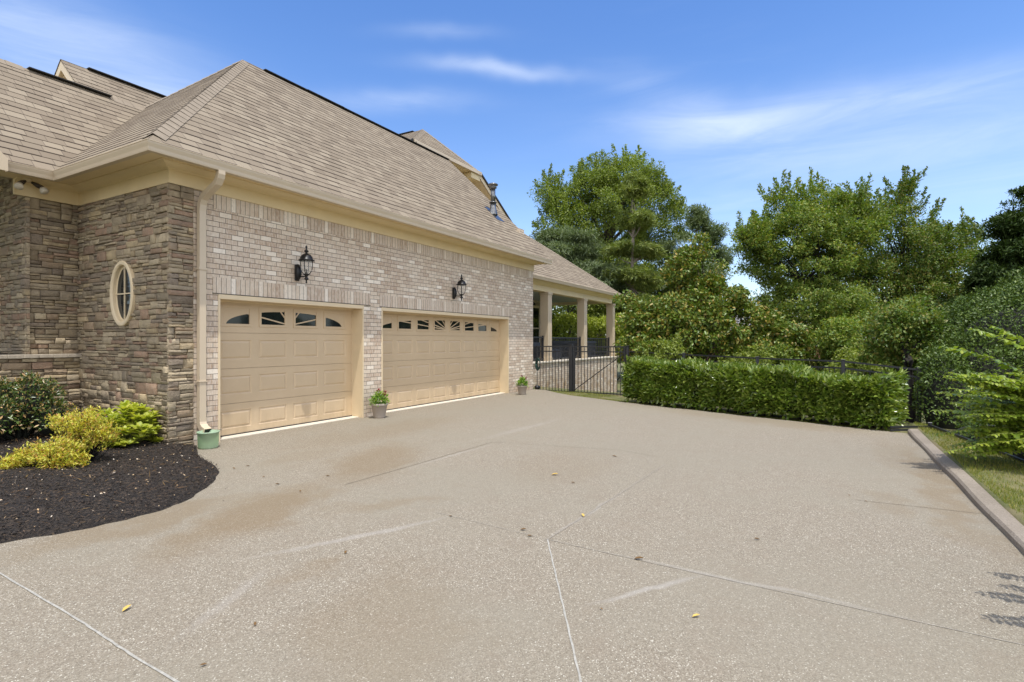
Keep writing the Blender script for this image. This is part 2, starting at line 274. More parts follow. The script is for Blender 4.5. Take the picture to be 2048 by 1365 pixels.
class MB:
    """collects shapes into one mesh; optional per-face uv by box projection"""
    def __init__(s): s.v=[];s.f=[];s.uv=[];s.mi=[];s.smooth=False
    def quad(s,*p,uv=None,mi=0):
        i=len(s.v); s.v+= [tuple(q) for q in p]; s.f.append(tuple(range(i,i+len(p)))); s.mi.append(mi)
        s.uv+= list(uv) if uv else s.auto(p)
    def auto(s,p):
        a=Vector(p[1])-Vector(p[0]); b=Vector(p[2])-Vector(p[1]); n=a.cross(b); n=[abs(x) for x in n]
        k=n.index(max(n))
        return [((q[1],q[2]) if k==0 else (q[0],q[2]) if k==1 else (q[0],q[1])) for q in p]
    def box(s,x0,x1,y0,y1,z0,z1,bev=0,mi=0):
        if bev>0:
            b=bev; P=[]
            # chamfered box: 24 verts
            for X,sx in ((x0,1),(x1,-1)):
                for Y,sy in ((y0,1),(y1,-1)):
                    for Z,sz in ((z0,1),(z1,-1)):
                        P.append(((X,Y+sy*b,Z+sz*b),(X+sx*b,Y,Z+sz*b),(X+sx*b,Y+sy*b,Z)))
            I=lambda a,b_,c:a*4+b_*2+c
            def q(*pp): s.quad(*pp,mi=mi)
            for a in (0,1):
                c=[P[I(a,0,0)][0],P[I(a,1,0)][0],P[I(a,1,1)][0],P[I(a,0,1)][0]]; q(*(c[::-1] if a==0 else c))
                c=[P[I(0,a,0)][1],P[I(1,a,0)][1],P[I(1,a,1)][1],P[I(0,a,1)][1]]; q(*(c if a==0 else c[::-1]))
                c=[P[I(0,0,a)][2],P[I(1,0,a)][2],P[I(1,1,a)][2],P[I(0,1,a)][2]]; q(*(c[::-1] if a==0 else c))
            for a in (0,1):
                for c in (0,1):
                    q(P[I(a,c,0)][0],P[I(a,c,0)][1],P[I(a,c,1)][1],P[I(a,c,1)][0])
                    q(P[I(a,0,c)][0],P[I(a,0,c)][2],P[I(a,1,c)][2],P[I(a,1,c)][0])
                    q(P[I(0,a,c)][1],P[I(0,a,c)][2],P[I(1,a,c)][2],P[I(1,a,c)][1])
            for t in P: q(*t)
            return
        c=[(x0,y0,z0),(x1,y0,z0),(x1,y1,z0),(x0,y1,z0),(x0,y0,z1),(x1,y0,z1),(x1,y1,z1),(x0,y1,z1)]
        for a in ((0,3,2,1),(4,5,6,7),(0,1,5,4),(1,2,6,5),(2,3,7,6),(3,0,4,7)): s.quad(*[c[i] for i in a],mi=mi)
    def bar(s,a,b,w,h=None,up=(0,0,1),mi=0):
        h=h or w; a=Vector(a);b=Vector(b); d=(b-a).normalized(); u=Vector(up)
        if abs(d.dot(u))>.99: u=Vector((0,1,0))
        r=d.cross(u).normalized()*w/2; t=r.cross(d).normalized()*h/2
        A=[a-r-t,a+r-t,a+r+t,a-r+t];B=[x+(b-a) for x in A]
        for i in range(4): s.quad(A[i],A[(i+1)%4],B[(i+1)%4],B[i],mi=mi)
        s.quad(*A[::-1],mi=mi); s.quad(*B,mi=mi)
    def tube(s,pts,rad,n=8,mi=0,cap=True):
        base=len(s.v); pts=[Vector(p) for p in pts]; rr=rad if isinstance(rad,(list,tuple)) else [rad]*len(pts)
        for i,p in enumerate(pts):
            d=(pts[min(i+1,len(pts)-1)]-pts[max(i-1,0)]).normalized(); u=Vector((0,0,1)) if abs(d.z)<.95 else Vector((1,0,0))
            a=d.cross(u).normalized(); b=d.cross(a)
            for k in range(n):
                t=2*math.pi*k/n; s.v.append(tuple(p+(a*math.cos(t)+b*math.sin(t))*rr[i]))
        for i in range(len(pts)-1):
            for k in range(n):
                q=(base+i*n+k,base+i*n+(k+1)%n,base+(i+1)*n+(k+1)%n,base+(i+1)*n+k); s.f.append(q); s.mi.append(mi); s.uv+=[(0,0)]*4
        if cap:
            for q in (tuple(range(base+n-1,base-1,-1)),tuple(range(base+(len(pts)-1)*n,base+len(pts)*n))): s.f.append(q); s.mi.append(mi); s.uv+=[(0,0)]*n
    def lathe(s,c,prof,n=24,mi=0,sq=1.):
        base=len(s.v); c=Vector(c)
        for r,z in prof:
            for k in range(n):
                t=2*math.pi*k/n; s.v.append((c.x+r*math.cos(t),c.y+r*math.sin(t)*sq,c.z+z))
        for i in range(len(prof)-1):
            for k in range(n):
                s.f.append((base+i*n+k,base+i*n+(k+1)%n,base+(i+1)*n+(k+1)%n,base+(i+1)*n+k)); s.mi.append(mi); s.uv+=[(0,0)]*4
    def build(s,name,mt,parent=None,smooth=False): return mk(name,s.v,s.f,mt,parent,uv=s.uv,mi=s.mi,smooth=smooth)
def clip(poly,nx,ny,c):
    """keeps the part of a 2-D polygon where nx*x+ny*y<=c"""
    out=[]
    for i in range(len(poly)):
        a=poly[i];b=poly[(i+1)%len(poly)]; da=nx*a[0]+ny*a[1]-c; db=nx*b[0]+ny*b[1]-c
        if da<=0: out.append(a)
        if (da<0<db) or (db<0<da):
            t=da/(da-db); out.append((a[0]+(b[0]-a[0])*t,a[1]+(b[1]-a[1])*t))
    return out
def sweep(name,path,prof,mt,parent,side=1,closed_prof=True,caps=True):
    """path: plan polyline; prof: (outward offset, z); mitred corners"""
    n=len(path); P=[Vector(p) for p in path]; mb=MB(); rows=[]
    for i in range(n):
        ds=[]
        if i>0: ds.append((P[i]-P[i-1]).normalized())
        if i<n-1: ds.append((P[i+1]-P[i]).normalized())
        ns=[Vector((d.y,-d.x))*side for d in ds]
        m=ns[0] if len(ns)==1 else (ns[0]+ns[1])/(1+ns[0].dot(ns[1]))
        rows.append([(P[i].x+m.x*o,P[i].y+m.y*o,z) for o,z in prof])
    k=len(prof)
    for i in range(n-1):
        for j in range(k if closed_prof else k-1):
            mb.quad(rows[i][j],rows[i+1][j],rows[i+1][(j+1)%k],rows[i][(j+1)%k])
    if caps and closed_prof: mb.quad(*rows[0][::-1]); mb.quad(*rows[-1])
    return mb.build(name,mt,parent)
def roof_plane(mb,poly,origin,udir,step=.18,t=.006,off=0.):
    """courses of shingles on a sloped polygon (3-D, planar); each course lapped over the one below"""
    o=Vector(origin); u=Vector(udir).normalized(); P=[Vector(p) for p in poly]
    n=(P[1]-P[0]).cross(P[2]-P[1]).normalized(); n=n if n.z>0 else -n
    v=n.cross(u).normalized(); v=v if v.z>0 else -v
    q=[((p-o).dot(u),(p-o).dot(v)) for p in P]; lo=min(a[1] for a in q);hi=max(a[1] for a in q)
    r=math.floor(lo/step)
    while r*step<hi:
        a=r*step;b=a+step; c=clip(clip(q,0,-1,-a),0,1,b)
        if len(c)>=3:
            def L(p): return o+u*p[0]+v*p[1]+n*(t*(1-(p[1]-a)/step)+.002)
            mb.quad(*[L(p) for p in c],uv=[(p[0]+off,p[1]) for p in c])
            low=[p for p in c if abs(p[1]-a)<1e-5]
            if len(low)>=2:
                x0=min(low)[0];x1=max(low)[0]; A=L((x0,a));B=L((x1,a)); mb.quad(A,B,B-n*(t+.001),A-n*(t+.001),uv=[(x0,a+.001)]*4)
        r+=1
def leaves(P,D,Nn,L,Wd,fold=.25,droop=.0,full=False):
    """leaf blades at points P, pointing along D, with face normal Nn"""
    P=np.asarray(P,float);D=np.asarray(D,float);Nn=np.asarray(Nn,float);n=len(P)
    D/=np.linalg.norm(D,axis=1,keepdims=True)+1e-9; S=np.cross(D,Nn); S/=np.linalg.norm(S,axis=1,keepdims=True)+1e-9; Nn=np.cross(S,D)
    L=np.broadcast_to(np.asarray(L,float),(n,))[:,None]; Wd=np.broadcast_to(np.asarray(Wd,float),(n,))[:,None]
    if full:
        tip=P+D*L-Nn*L*droop; a=P+D*L*.3; b=P+D*L*.68-Nn*L*droop*.35
        V=np.stack([P,a+S*Wd*.42+Nn*Wd*fold,b+S*Wd*.4+Nn*Wd*fold,tip,b-S*Wd*.4+Nn*Wd*fold,a-S*Wd*.42+Nn*Wd*fold,P+D*L*.5-Nn*L*droop*.15],1).reshape(-1,3)
        F=np.array([[0,6,1,1],[1,6,2,2],[2,6,3,3],[3,6,4,4],[4,6,5,5],[5,6,0,0]])[:,:3]
        F=(np.arange(n)[:,None,None]*7+F[None]).reshape(-1,3); return V,F
    m=P+D*L*.45
    V=np.stack([P,m+S*Wd*.5+Nn*Wd*fold,P+D*L-Nn*L*droop,m-S*Wd*.5+Nn*Wd*fold],1).reshape(-1,3)
    F=np.array([[0,2,1],[0,3,2]]); F=(np.arange(n)[:,None,None]*4+F[None]).reshape(-1,3); return V,F
def rnd(n): 
    a=RNG.normal(size=(n,3)); return a/np.linalg.norm(a,axis=1,keepdims=True)
def bend(a,b,k,n=6,sag=0.):
    a=np.array(a,float);b=np.array(b,float); off=RNG.normal(size=3)*np.linalg.norm(b-a)*k
    return [tuple(a+(b-a)*t+off*math.sin(math.pi*t)+np.array([0,0,-sag*4*t*(1-t)])) for t in np.linspace(0,1,n)]
def tree(name,base,trunk_h,blobs,ncl,per,cr,leaf,mt,label,cat='tree',bark='bark',tr=.15,group=None,flat=.75,limbs=22,shell=.55,trunks=1,spread=.3,up=.5,nw=.55,lean=(0,0),full=False,jag=0.):
    """trunk, limbs running to the clumps, and a crown of leaf clumps spread through several overlapping volumes"""
    base=np.array(base,float); t=thing(name,tuple(base),label,cat,group)
    B=[np.array(b,float) for b in blobs]; vol=np.array([b[3]*b[4]*b[5] for b in B])**.75; vol/=vol.sum()
    which=RNG.choice(len(B),size=ncl,p=vol); C=[]
    for i in which:
        d=rnd(1)[0]; r=(shell+(1-shell)*RNG.random())*(1+jag*RNG.normal()*.5) if RNG.random()<.72 else RNG.random()**.5
        C.append(B[i][:3]+d*B[i][3:6]*r)
    C=np.array(C); ctr=np.average([b[:3] for b in B],axis=0,weights=vol)
    bk=MB(); tops=[]
    for k in range(trunks):
        top=np.array([base[0]+lean[0]+RNG.normal()*spread*(trunks>1),base[1]+lean[1]+RNG.normal()*spread*(trunks>1),base[2]+trunk_h])
        p0=base+np.array([RNG.normal()*.1,RNG.normal()*.1,0])*(trunks>1)
        pts=bend(p0-np.array([0,0,.15]),top,.03,7); high=top+(ctr+np.array([RNG.normal()*.3,RNG.normal()*.3,.8])-top)*.8
        pts+=bend(top,high,.05,5)[1:]; rr=list(np.linspace(tr,tr*.22,len(pts))); rr[0]=tr*1.35; bk.tube(pts,rr,8); tops+=pts[4:]
    for i in RNG.choice(ncl,size=min(limbs,ncl),replace=False):
        s=min(tops,key=lambda q:abs(q[2]-(C[i][2]-np.linalg.norm(C[i][:2]-np.array(q[:2]))*.7))+.3*np.linalg.norm(C[i][:2]-np.array(q[:2]))); bk.tube(bend(s,C[i],.07,6),list(np.linspace(tr*.34,tr*.05,6)),5,cap=False)
    bk.build('trunk',M[bark],t,True)
    P=[];Dd=[];Nn=[]
    for c in C:
        n=int(per*(.6+.8*RNG.random())); s=cr*(.6+.8*RNG.random()); g=RNG.normal(size=(n,3)); g/=np.maximum(1,np.linalg.norm(g,axis=1,keepdims=True)/1.7)
        ax=rnd(1)[0]; p=c+g*np.array([s,s,s*flat])*.62+ax*(g[:,:1]*s*.35); P.append(p)
        out=(p-ctr); out/=np.linalg.norm(out,axis=1,keepdims=True)+1e-6; Dd.append(out*.5+rnd(n)*.8+np.array([0,0,-.15])); Nn.append(out*.4+rnd(n)*.65+np.array([0,0,up]))
    P=np.concatenate(P);Dd=np.concatenate(Dd);Nn=np.concatenate(Nn); k=len(P); sz=leaf*(.65+.7*RNG.random(k))
    v,f=leaves(P,Dd,Nn,sz,sz*nw,.15,.1,full=full); mk('crown',v,f,M[mt],t); return t
# ------------------------------------------------------------ ground
def gh(x,y):
    """height of the land: level by the drive, falling away past the fence and to the right"""
    e=(x-14.6)*.93-(y-3.9)*.366            # metres beyond the far edge of the drive
    z=-.035
    if e>0: z-=min(e,1.2)*.07+max(0,min(e,26)-1.2)*.115
    if y<-1.42 and e<0:
        q=-1.72-(11.3-x)*.17-y          # beyond the line of the low fence the bank drops
        z=.085*min(1,-e/.4)-max(0,-1.5-y)*.03-min(max(q,0),1.8)*.3-max(0,q-1.5)*.03
    return max(z,-3.4)
xs=np.concatenate([np.linspace(-900,-20,12),np.linspace(-12,34,93),np.linspace(42,1500,14)]); ys=np.sort(np.concatenate([np.linspace(-1500,-34,14),np.linspace(-26,22,97),[-1.3,-1.4,-1.43,-1.75],np.linspace(30,900,10)]))
v=[(x,y,gh(x,y)) for y in ys for x in xs]; nx=len(xs)
f=[(j*nx+i,j*nx+i+1,(j+1)*nx+i+1,(j+1)*nx+i) for j in range(len(ys)-1) for i in range(nx-1)]
tag(mk('ground',v,f,M['ground'],smooth=True),None,None,kind='structure')
edge=[(15.62,8.3),(15.55,7.6),(14.9,6.9),(14.35,6.2),(14.05,5.53),(13.38,4.2),(12.63,2.33),(11.86,.34),(11.32,-1.1),(11.25,-1.3)]
bed=[(-6,5.9),(-1,5.75),(.6,5.62),(1.68,5.49),(2.09,5.32),(2.67,5.27),(3.05,5.4),(3.49,5.75),(3.9,6.22),(4.1,6.75),(4.25,7.25),(4.5,7.72),(4.66,8.02)]
def smooth2(p,k=5):
    out=[]
    for i in range(len(p)-1):
        p0=p[max(i-1,0)];p1=p[i];p2=p[i+1];p3=p[min(i+2,len(p)-1)]
        for j in range(k):
            t=j/k; out.append(tuple(.5*((2*p1[a])+(-p0[a]+p2[a])*t+(2*p0[a]-5*p1[a]+4*p2[a]-p3[a])*t*t+(-p0[a]+3*p1[a]-3*p2[a]+p3[a])*t**3) for a in (0,1)))
    return out+[p[-1]]
bedS=smooth2(bed)
bedS=[(x+.012*math.sin(31*x+17*y),y+.015*math.sin(23*x-11*y)) for x,y in bedS]
mb=MB(); poly=[(-6,-1.3)]+[(-6,5.7)]+bedS+[(4.66,8.3)]+edge
# strips across so that the sheet triangulates cleanly
drv=bpy.data.meshes.new('driveway')
import bmesh
bm=bmesh.new(); vs=[bm.verts.new((x,y,0)) for x,y in poly]; fc=bm.faces.new(vs)
if fc.normal.z<0: fc.normal_flip()
bmesh.ops.triangulate(bm,faces=[fc]); r=bmesh.ops.extrude_face_region(bm,geom=bm.faces[:]); 
for e in r['geom']:
    if isinstance(e,bmesh.types.BMVert): e.co.z=-.12
for f_ in bm.faces: f_.normal_update()
bmesh.ops.recalc_face_normals(bm,faces=bm.faces[:]); bm.to_mesh(drv); bm.free(); drv.materials.append(M['drive'])
DR=bpy.data.objects.new('driveway',drv); COL.objects.link(DR); tag(DR,None,None,kind='structure')
def joint(pts,w,mt,z=.004,k=14):
    mb=MB(); P=[]
    for i in range(len(pts)-1):
        for j in range(k): t=j/k; P.append((pts[i][0]+(pts[i+1][0]-pts[i][0])*t,pts[i][1]+(pts[i+1][1]-pts[i][1])*t))
    P.append(pts[-1])
    for i in range(len(P)-1):
        a=Vector(P[i]);b=Vector(P[i+1]); d=(b-a).normalized(); 
        if i==0: d0=d
        wa=w*(1+.18*math.sin(i*2.3)); wb=w*(1+.18*math.sin((i+1)*2.3)); n=Vector((-d0.y,d0.x))
        ja=n*.0016*math.sin(i*1.7);jb=n*.0016*math.sin((i+1)*1.7); a=a+ja;b=b+jb
        mb.quad((*(a-n*wa/2),z),(*(b-n*wb/2),z),(*(b+n*wb/2),z),(*(a+n*wa/2),z))
    return mb.build('control_joint',mt,DR)
joint([(1.48,5.3),(1.44,3.6),(1.41,2.99),(1.36,1.0)],.012,M['joint'])
joint([(3.84,1.86),(3.0,1.36),(2.31,.95),(1.2,.3)],.011,M['joint'])
joint([(3.84,1.86),(5.3,1.78),(6.9,1.70)],.007,M['jointd'])
joint([(3.84,1.86),(3.78,.7),(3.74,-.2),(3.7,-1.28)],.006,M['jointd'])
joint([(4.22,4.48),(5.6,4.43),(7.12,4.39)],.008,M['jointk'])
joint([(7.12,4.39),(7.5,2.5),(7.3,1.9)],.006,M['jointk'],z=.005)
joint([(6.35,-1.28),(6.29,-.3)],.007,M['jointk'])
joint([(3.95,3.05),(3.84,1.86)],.004,M['jointd'],z=.006)
# kerb
mb=MB(); prev=None; rowsK=[]
for x in np.linspace(-5,11.32,60):
    wv=.006*math.sin(x*3.1); wz=.005*math.sin(x*1.7+1); pr=[(-1.285+wv,-.1),(-1.29+wv,.045+wz),(-1.31+wv,.068+wz),(-1.43,.076+wz),(-1.45,.06),(-1.455,-.1)]
    rowsK.append([(x,a,b) for a,b in pr])
for i in range(len(rowsK)-1):
    for j in range(5): mb.quad(rowsK[i][j],rowsK[i][j+1],rowsK[i+1][j+1],rowsK[i+1][j])
mb.quad(*rowsK[-1]); mb.quad(*rowsK[0][::-1]); tag(mb.build('kerb',M['kerb']),None,None,kind='structure')
# grass: lawn right of the kerb and the strip by the gate
def grass(name,pts,h,w):
    P=np.array(pts); n=len(P); a=RNG.random(n)*6.283; lean=RNG.normal(size=(n,2))*.35; hh=h*(.5+RNG.random(n))
    s=np.stack([np.cos(a),np.sin(a),0*a],1)*w/2; tip=P+np.stack([lean[:,0]*hh,lean[:,1]*hh,hh],1)
    V=np.stack([P-s,P+s,tip],1).reshape(-1,3); F=np.arange(3*n).reshape(-1,3); return tag(mk(name,V,F,M['grass']),None,'grass',kind='stuff')
pt=[]
while len(pt)<52000:
    x=3.5+RNG.random()*8.6; y=-1.46-RNG.random()**1.1*2.0
    if math.sin(x*2.1+y)*math.sin(y*3-x*.7)>.45 and RNG.random()<.7: continue
    pt.append((x,y,gh(x,y)-.003))
g=grass('lawn_grass',pt,.035,.006); g['label']='patchy short green lawn grass beside the driveway kerb'
pt=[]
while len(pt)<9000:
    t=RNG.random(); i=int(t*7)+1; a=edge[i];b=edge[min(i+1,len(edge)-1)]; u=RNG.random(); x=a[0]+(b[0]-a[0])*u; y=a[1]+(b[1]-a[1])*u; d=RNG.random()*(1.3 if i<4 else .35)+.02
    if x+.9*d>15.7: continue
    pt.append((x+.93*d,y-.36*d,gh(x+.93*d,y-.36*d)-.003))
g=grass('strip_grass',pt,.03,.007); g['label']='thin strip of grass between driveway edge and the metal gate'
# mulch bed
mb=MB(); inner=[(-6,13.2),(3.6,13.2),(3.64,10.8),(4.34,10.8),(4.34,8.1),(4.66,8.09)]
def mz(x,y):
    d=min(math.hypot(x-a,y-b) for a,b in bedS[::2]); return .012+.10*(1-math.exp(-d/.3))+.05*(1-math.exp(-d/1.6))+.02*math.sin(x*3+y)*min(1,d)
GX=np.linspace(-6,4.66,90); 
def bedy(x,y):  # inside test
    c=False; pl_=[(-6,13.2)]+bedS+[(4.66,8.12),(4.36,8.12),(4.36,13.2)]
    for i in range(len(pl_)):
        a=pl_[i];b=pl_[(i+1)%len(pl_)]
        if (a[1]>y)!=(b[1]>y) and x<(b[0]-a[0])*(y-a[1])/(b[1]-a[1])+a[0]: c=not c
    return c
# radial lofts from the bed outline inward
ctrl=[(-6,9.5)]; rows=[]
for k,t in enumerate(np.linspace(0,1,16)**1.5):
    row=[]
    for (x,y) in bedS:
        tx,ty=(min(x,3.9),max(8.2,min(12.9,8.2+(4.66-x)*1.2)))
        if x>4.3: tx=4.4;ty=8.2
        X=x+(tx-x)*t;Y=y+(ty-y)*t; row.append((X,Y,mz(X,Y) if k>0 else .001))
    rows.append(row)
for a in range(len(rows)-1):
    for b in range(len(bedS)-1): mb.quad(rows[a][b],rows[a][b+1],rows[a+1][b+1],rows[a+1][b])
mb.quad((-6,13,.12),(3.7,13,.12),(4.4,10.9,.13),(4.4,8.15,.13)); 
tag(mb.build('mulch_bed',M['mulch'],None,True),'dark brown mulch ground of the curved planting bed by the stone wall','mulch',kind='stuff')
def chips(name,n,mt,l0,l1,lab,spill=.0,dz=0.):
    P=[]
    while len(P)<n:
        x=-1+RNG.random()*5.7;y=5+RNG.random()*5.6
        if bedy(x,y): P.append((x,y,mz(x,y)+.004+dz+RNG.random()*.014))
        elif spill and RNG.random()<spill:
            if min(math.hypot(x-a,y-b) for a,b in bedS)<.12+.25*RNG.random()**3: P.append((x,y,.008))
    P=np.array(P); n=len(P); D=rnd(n)*np.array([1,1,.35]); Nn=np.array([0,0,1.])+rnd(n)*.6; L=l0+(l1-l0)*RNG.random(n)
    v,f=leaves(P,D,Nn,L,L*((.12+.25*RNG.random(n)) if mt is M['chip'] else (.35+.3*RNG.random(n)) if mt is M['chipl'] else .075),.12); return tag(mk(name,v,f,mt),lab,'mulch',kind='stuff')
chips('mulch_chips',90000,M['chip'],.01,.04,'black shredded bark chips covering the planting bed',.0016)
chips('pale_debris',1000,M['chipl'],.012,.034,'pale twigs and light chips scattered over the dark mulch',.01,dz=.014)
chips('bark_twigs',1300,M['dry'],.03,.12,'thin brown twigs scattered across the dark mulch',dz=.012)
# ------------------------------------------------------------ house
HS=thing('house',(4.34,8.1,0),'tan brick and stone house with brown shingle roofs and an attached two door garage','house')
ZE=4.158; SL=.955
def stones(mb,cols,org,ud,nd,u0,u1,z0,z1,hole=None,skipw=None):
    """courses of split stones laid on a wall, each its own block"""
    o=Vector(org);u=Vector(ud);n=Vector(nd); pal=[(0.288,0.224,0.140),(0.324,0.255,0.164),(0.360,0.290,0.192),(0.261,0.211,0.144),(0.306,0.220,0.140),(0.414,0.334,0.216),(0.234,0.189,0.132),(0.279,0.176,0.116),(0.378,0.308,0.200),(0.333,0.268,0.180),(0.198,0.154,0.112),(0.405,0.312,0.184)]
    def stone(a,b,c,d):
        if b-a<.025 or d-c<.018: return
        g=.0045; a+=g;b-=g;c+=g*.8;d-=g*.8
        col=random.choice(pal); k=.8+random.random()*.45; dep=.018+random.random()*.035; cr=.006
        tl=random.uniform(-.010,.010); tz=random.uniform(-.008,.012)
        us=[a,a+cr,a+cr+(b-a-2*cr)*random.uniform(.25,.45),a+cr+(b-a-2*cr)*random.uniform(.55,.75),b-cr,b]
        zs=[c,c+cr,(c+d)/2+random.uniform(-.2,.2)*(d-c),d-cr,d]
        wz=[random.uniform(-.004,.004) for _ in us]; base=len(mb.v)
        for j,z in enumerate(zs):
            for i,x in enumerate(us):
                rim=(i in(0,5)) or (j in (0,4))
                h=dep+tl*(i-2.5)/2.5+tz*(j-2)/2+random.uniform(-.005,.005)-(0 if not rim else .004+random.uniform(0,.004))
                p=o+u*(x+random.uniform(-.0015,.0015))+Vector((0,0,z+wz[i]))+n*max(.004,h); mb.v.append(tuple(p))
                q=1+random.uniform(-.1,.1); cols.append((col[0]*k*q,col[1]*k*q,col[2]*k*q,1))
        for j in range(4):
            for i in range(5):
                q=base+j*6+i; mb.f.append((q,q+1,q+7,q+6)); mb.mi.append(0); mb.uv+=[(0,0)]*4
        ring=[base+i for i in range(6)]+[base+j*6+5 for j in range(1,5)]+[base+24+i for i in range(4,-1,-1)]+[base+j*6 for j in range(3,0,-1)]
        bb=len(mb.v)
        for q in ring:
            p=Vector(mb.v[q]); p-=n*((p-o).dot(n)+.01); mb.v.append(tuple(p)); cols.append(cols[q])
        for i in range(len(ring)):
            j=(i+1)%len(ring); mb.f.append((ring[j],ring[i],bb+i,bb+j)); mb.mi.append(0); mb.uv+=[(0,0)]*4
    def put(a,b,c,d):
        if hole:
            hu,hz_,ru,rz=hole; zz=min(max(hz_,c),d); t=1-((zz-hz_)/rz)**2
            if t>0:
                w_=ru*math.sqrt(t)
                if b>hu-w_ and a<hu+w_:
                    if a<hu-w_: stone(a,hu-w_,c,d)
                    if b>hu+w_: stone(hu+w_,b,c,d)
                    return
        stone(a,b,c,d)
    z=z0
    while z<z1-.01:
        h=min(random.uniform(.085,.17),z1-z)
        if z1-(z+h)<.05: h=z1-z
        x=u0+random.uniform(-.1,0)
        while x<u1:
            wd=random.uniform(.12,.40); a=max(x,u0);b=min(x+wd,u1)
            if u1-b<.06: b=u1; wd=u1-x+1e-4
            if b>a:
                r=random.random(); k=1 if (r<.20 or h<.08) else (2 if r<.72 or h<.13 else 3)
                cuts=sorted(random.uniform(.3,.7) if k==2 else c+random.uniform(-.07,.07) for c in ((.5,) if k==2 else (.34,.67) if k==3 else ()))
                cs=[0]+cuts+[1]
                for i in range(k):
                    if k>1 and b-a>.28 and random.random()<.3:
                        m=a+(b-a)*random.uniform(.35,.65); put(a,m,z+h*cs[i],z+h*cs[i+1]); put(m,b,z+h*cs[i],z+h*cs[i+1])
                    else: put(a,b,z+h*cs[i],z+h*cs[i+1])
            x+=wd
        z+=h
M['mortar']=simple('stone_mortar',(.055,.042,.032),.95,.2,20,bmp=.5)
OV=(9.325,2.29,.345,.505)
mb=MB(); cols=[]
stones(mb,cols,(4.34,0,0),(0,1,0),(-1,0,0),8.07,10.79,-.06,3.817,hole=(OV[0],OV[1],OV[2]-.03,OV[3]-.03))
stones(mb,cols,(0,8.1,0),(1,0,0),(0,-1,0),4.30,4.665,-.05,3.817)
stones(mb,cols,(0,10.83,0),(1,0,0),(0,-1,0),3.62,4.33,1.35,3.817)
stones(mb,cols,(3.653,0,0),(0,1,0),(-1,0,0),10.76,11.83,1.35,4.3)
stones(mb,cols,(3.653,0,0),(0,1,0),(-1,0,0),11.83,13.2,3.12,4.3)
stones(mb,cols,(0,10.74,0),(1,0,0),(0,-1,0),2.6,4.31,-.03,1.29)
SW=mk('stone_wall',mb.v,mb.f,M['stone'],HS,uv=mb.uv,cols=cols)
mb=MB(); mb.box(4.345,4.66,8.105,8.4,-.1,3.9); mb.box(4.345,4.66,8.4,12,-.1,3.9); mb.box(3.66,4.345,10.835,12.9,1.3,4.4); mb.box(2.6,4.34,10.745,12.9,-.1,1.29); mb.build('wall_backing',M['mortar'],HS)
mb=MB()
for i in range(9):
    a=2.6+i*.19; mb.box(a,a+.19-.001,10.655+random.uniform(-.006,.006),10.9,1.292+random.uniform(-.003,.003),1.35,.006)
mb.build('ledge',M['ledge'],HS)
# brick front
mb=MB()
for a,b in ((4.662,5.054),(8.135,8.652),(14.07,15.65)): mb.box(a,b,8.1,8.43,-.3,2.295)
mb.box(4.662,15.65,8.1,8.43,2.295,3.86); mb.box(15.35,15.65,8.43,12.,-1.,5.2)
mb.quad((15.65,8.1,3.86),(15.65,15.1,3.86),(15.65,11.6,7.9)); BW=mb.build('brick_wall',M['brick'],HS)
def soldier(x0,x1,z0,z1,y=8.094):
    mb=MB(); mb.quad((x0,y,z0),(x1,y,z0),(x1,y,z1),(x0,y,z1),uv=[(.01,x0),(.01,x1),(.01+.24,x1),(.01+.24,x0)])
    for q in (((x0,y,z0),(x1,y,z0),(x1,8.105,z0),(x0,8.105,z0)),((x1,y,z0),(x1,8.105,z0),(x1,8.105,z1),(x1,y,z1)),((x0,y,z0),(x0,8.105,z0),(x0,8.105,z1),(x0,y,z1)),((x0,y,z1),(x1,y,z1),(x1,8.105,z1),(x0,8.105,z1))): mb.quad(*q,uv=[(0,0)]*4)
    mb.build('soldier_course',M['soldier'],BW)
soldier(4.97,8.31,2.30,2.545); soldier(8.60,14.22,2.29,2.535); soldier(4.98,15.64,3.60,3.83)
mb=MB(); mb.box(4.965,8.315,8.085,8.14,2.291,2.2995); mb.box(8.595,14.225,8.085,8.14,2.281,2.2895); mb.build('steel_lintel',M['vent'],BW)
# eave: frieze, crown and soffit in one run, gutter outside it
EP=[(3.47,10.79),(4.34,10.79),(4.34,8.1),(15.66,8.1)]
sweep('eave_trim',EP,[(-.02,3.82),(.035,3.82),(.035,4.015),(.052,4.015),(.06,4.03),(.11,4.04),(.16,4.062),(.19,4.082),(.215,4.082),(.215,4.094),(.50,4.07),(.50,4.04),(.53,4.04),(.53,4.14),(-.02,4.16)],M['soffit'],HS)
mb=MB(); mb.box(15.66,15.83,7.6,11.,4.05,4.13); mb.build('soffit',M['soffit'],HS); mb=MB(); mb.box(3.0,3.47,10.25,10.8,4.06,4.13); mb.build('soffit',M['soffit'],HS); mb=MB(); mb.quad((3.19,10.1,3.99),(3.19,10.1,4.17),(2.8,10.1,4.55),(2.8,10.1,4.0)); mb.quad((3.19,10.1,3.99),(3.19,10.1,4.17),(3.19,10.2,4.17),(3.19,10.2,3.99)); mb.build('fascia_end',M['gutter'],HS)
GP=[(3.22,10.79),(4.34,10.79),(4.34,8.1),(15.86,8.1)]
sweep('gutter',GP,[(.505,4.022),(.575,4.022),(.579,4.04),(.582,4.075),(.592,4.105),(.598,4.125),(.600,4.148),(.606,4.15),(.606,4.158),(.585,4.158),(.585,4.14),(.575,4.10),(.565,4.04),(.505,4.09)],M['gutter'],HS)
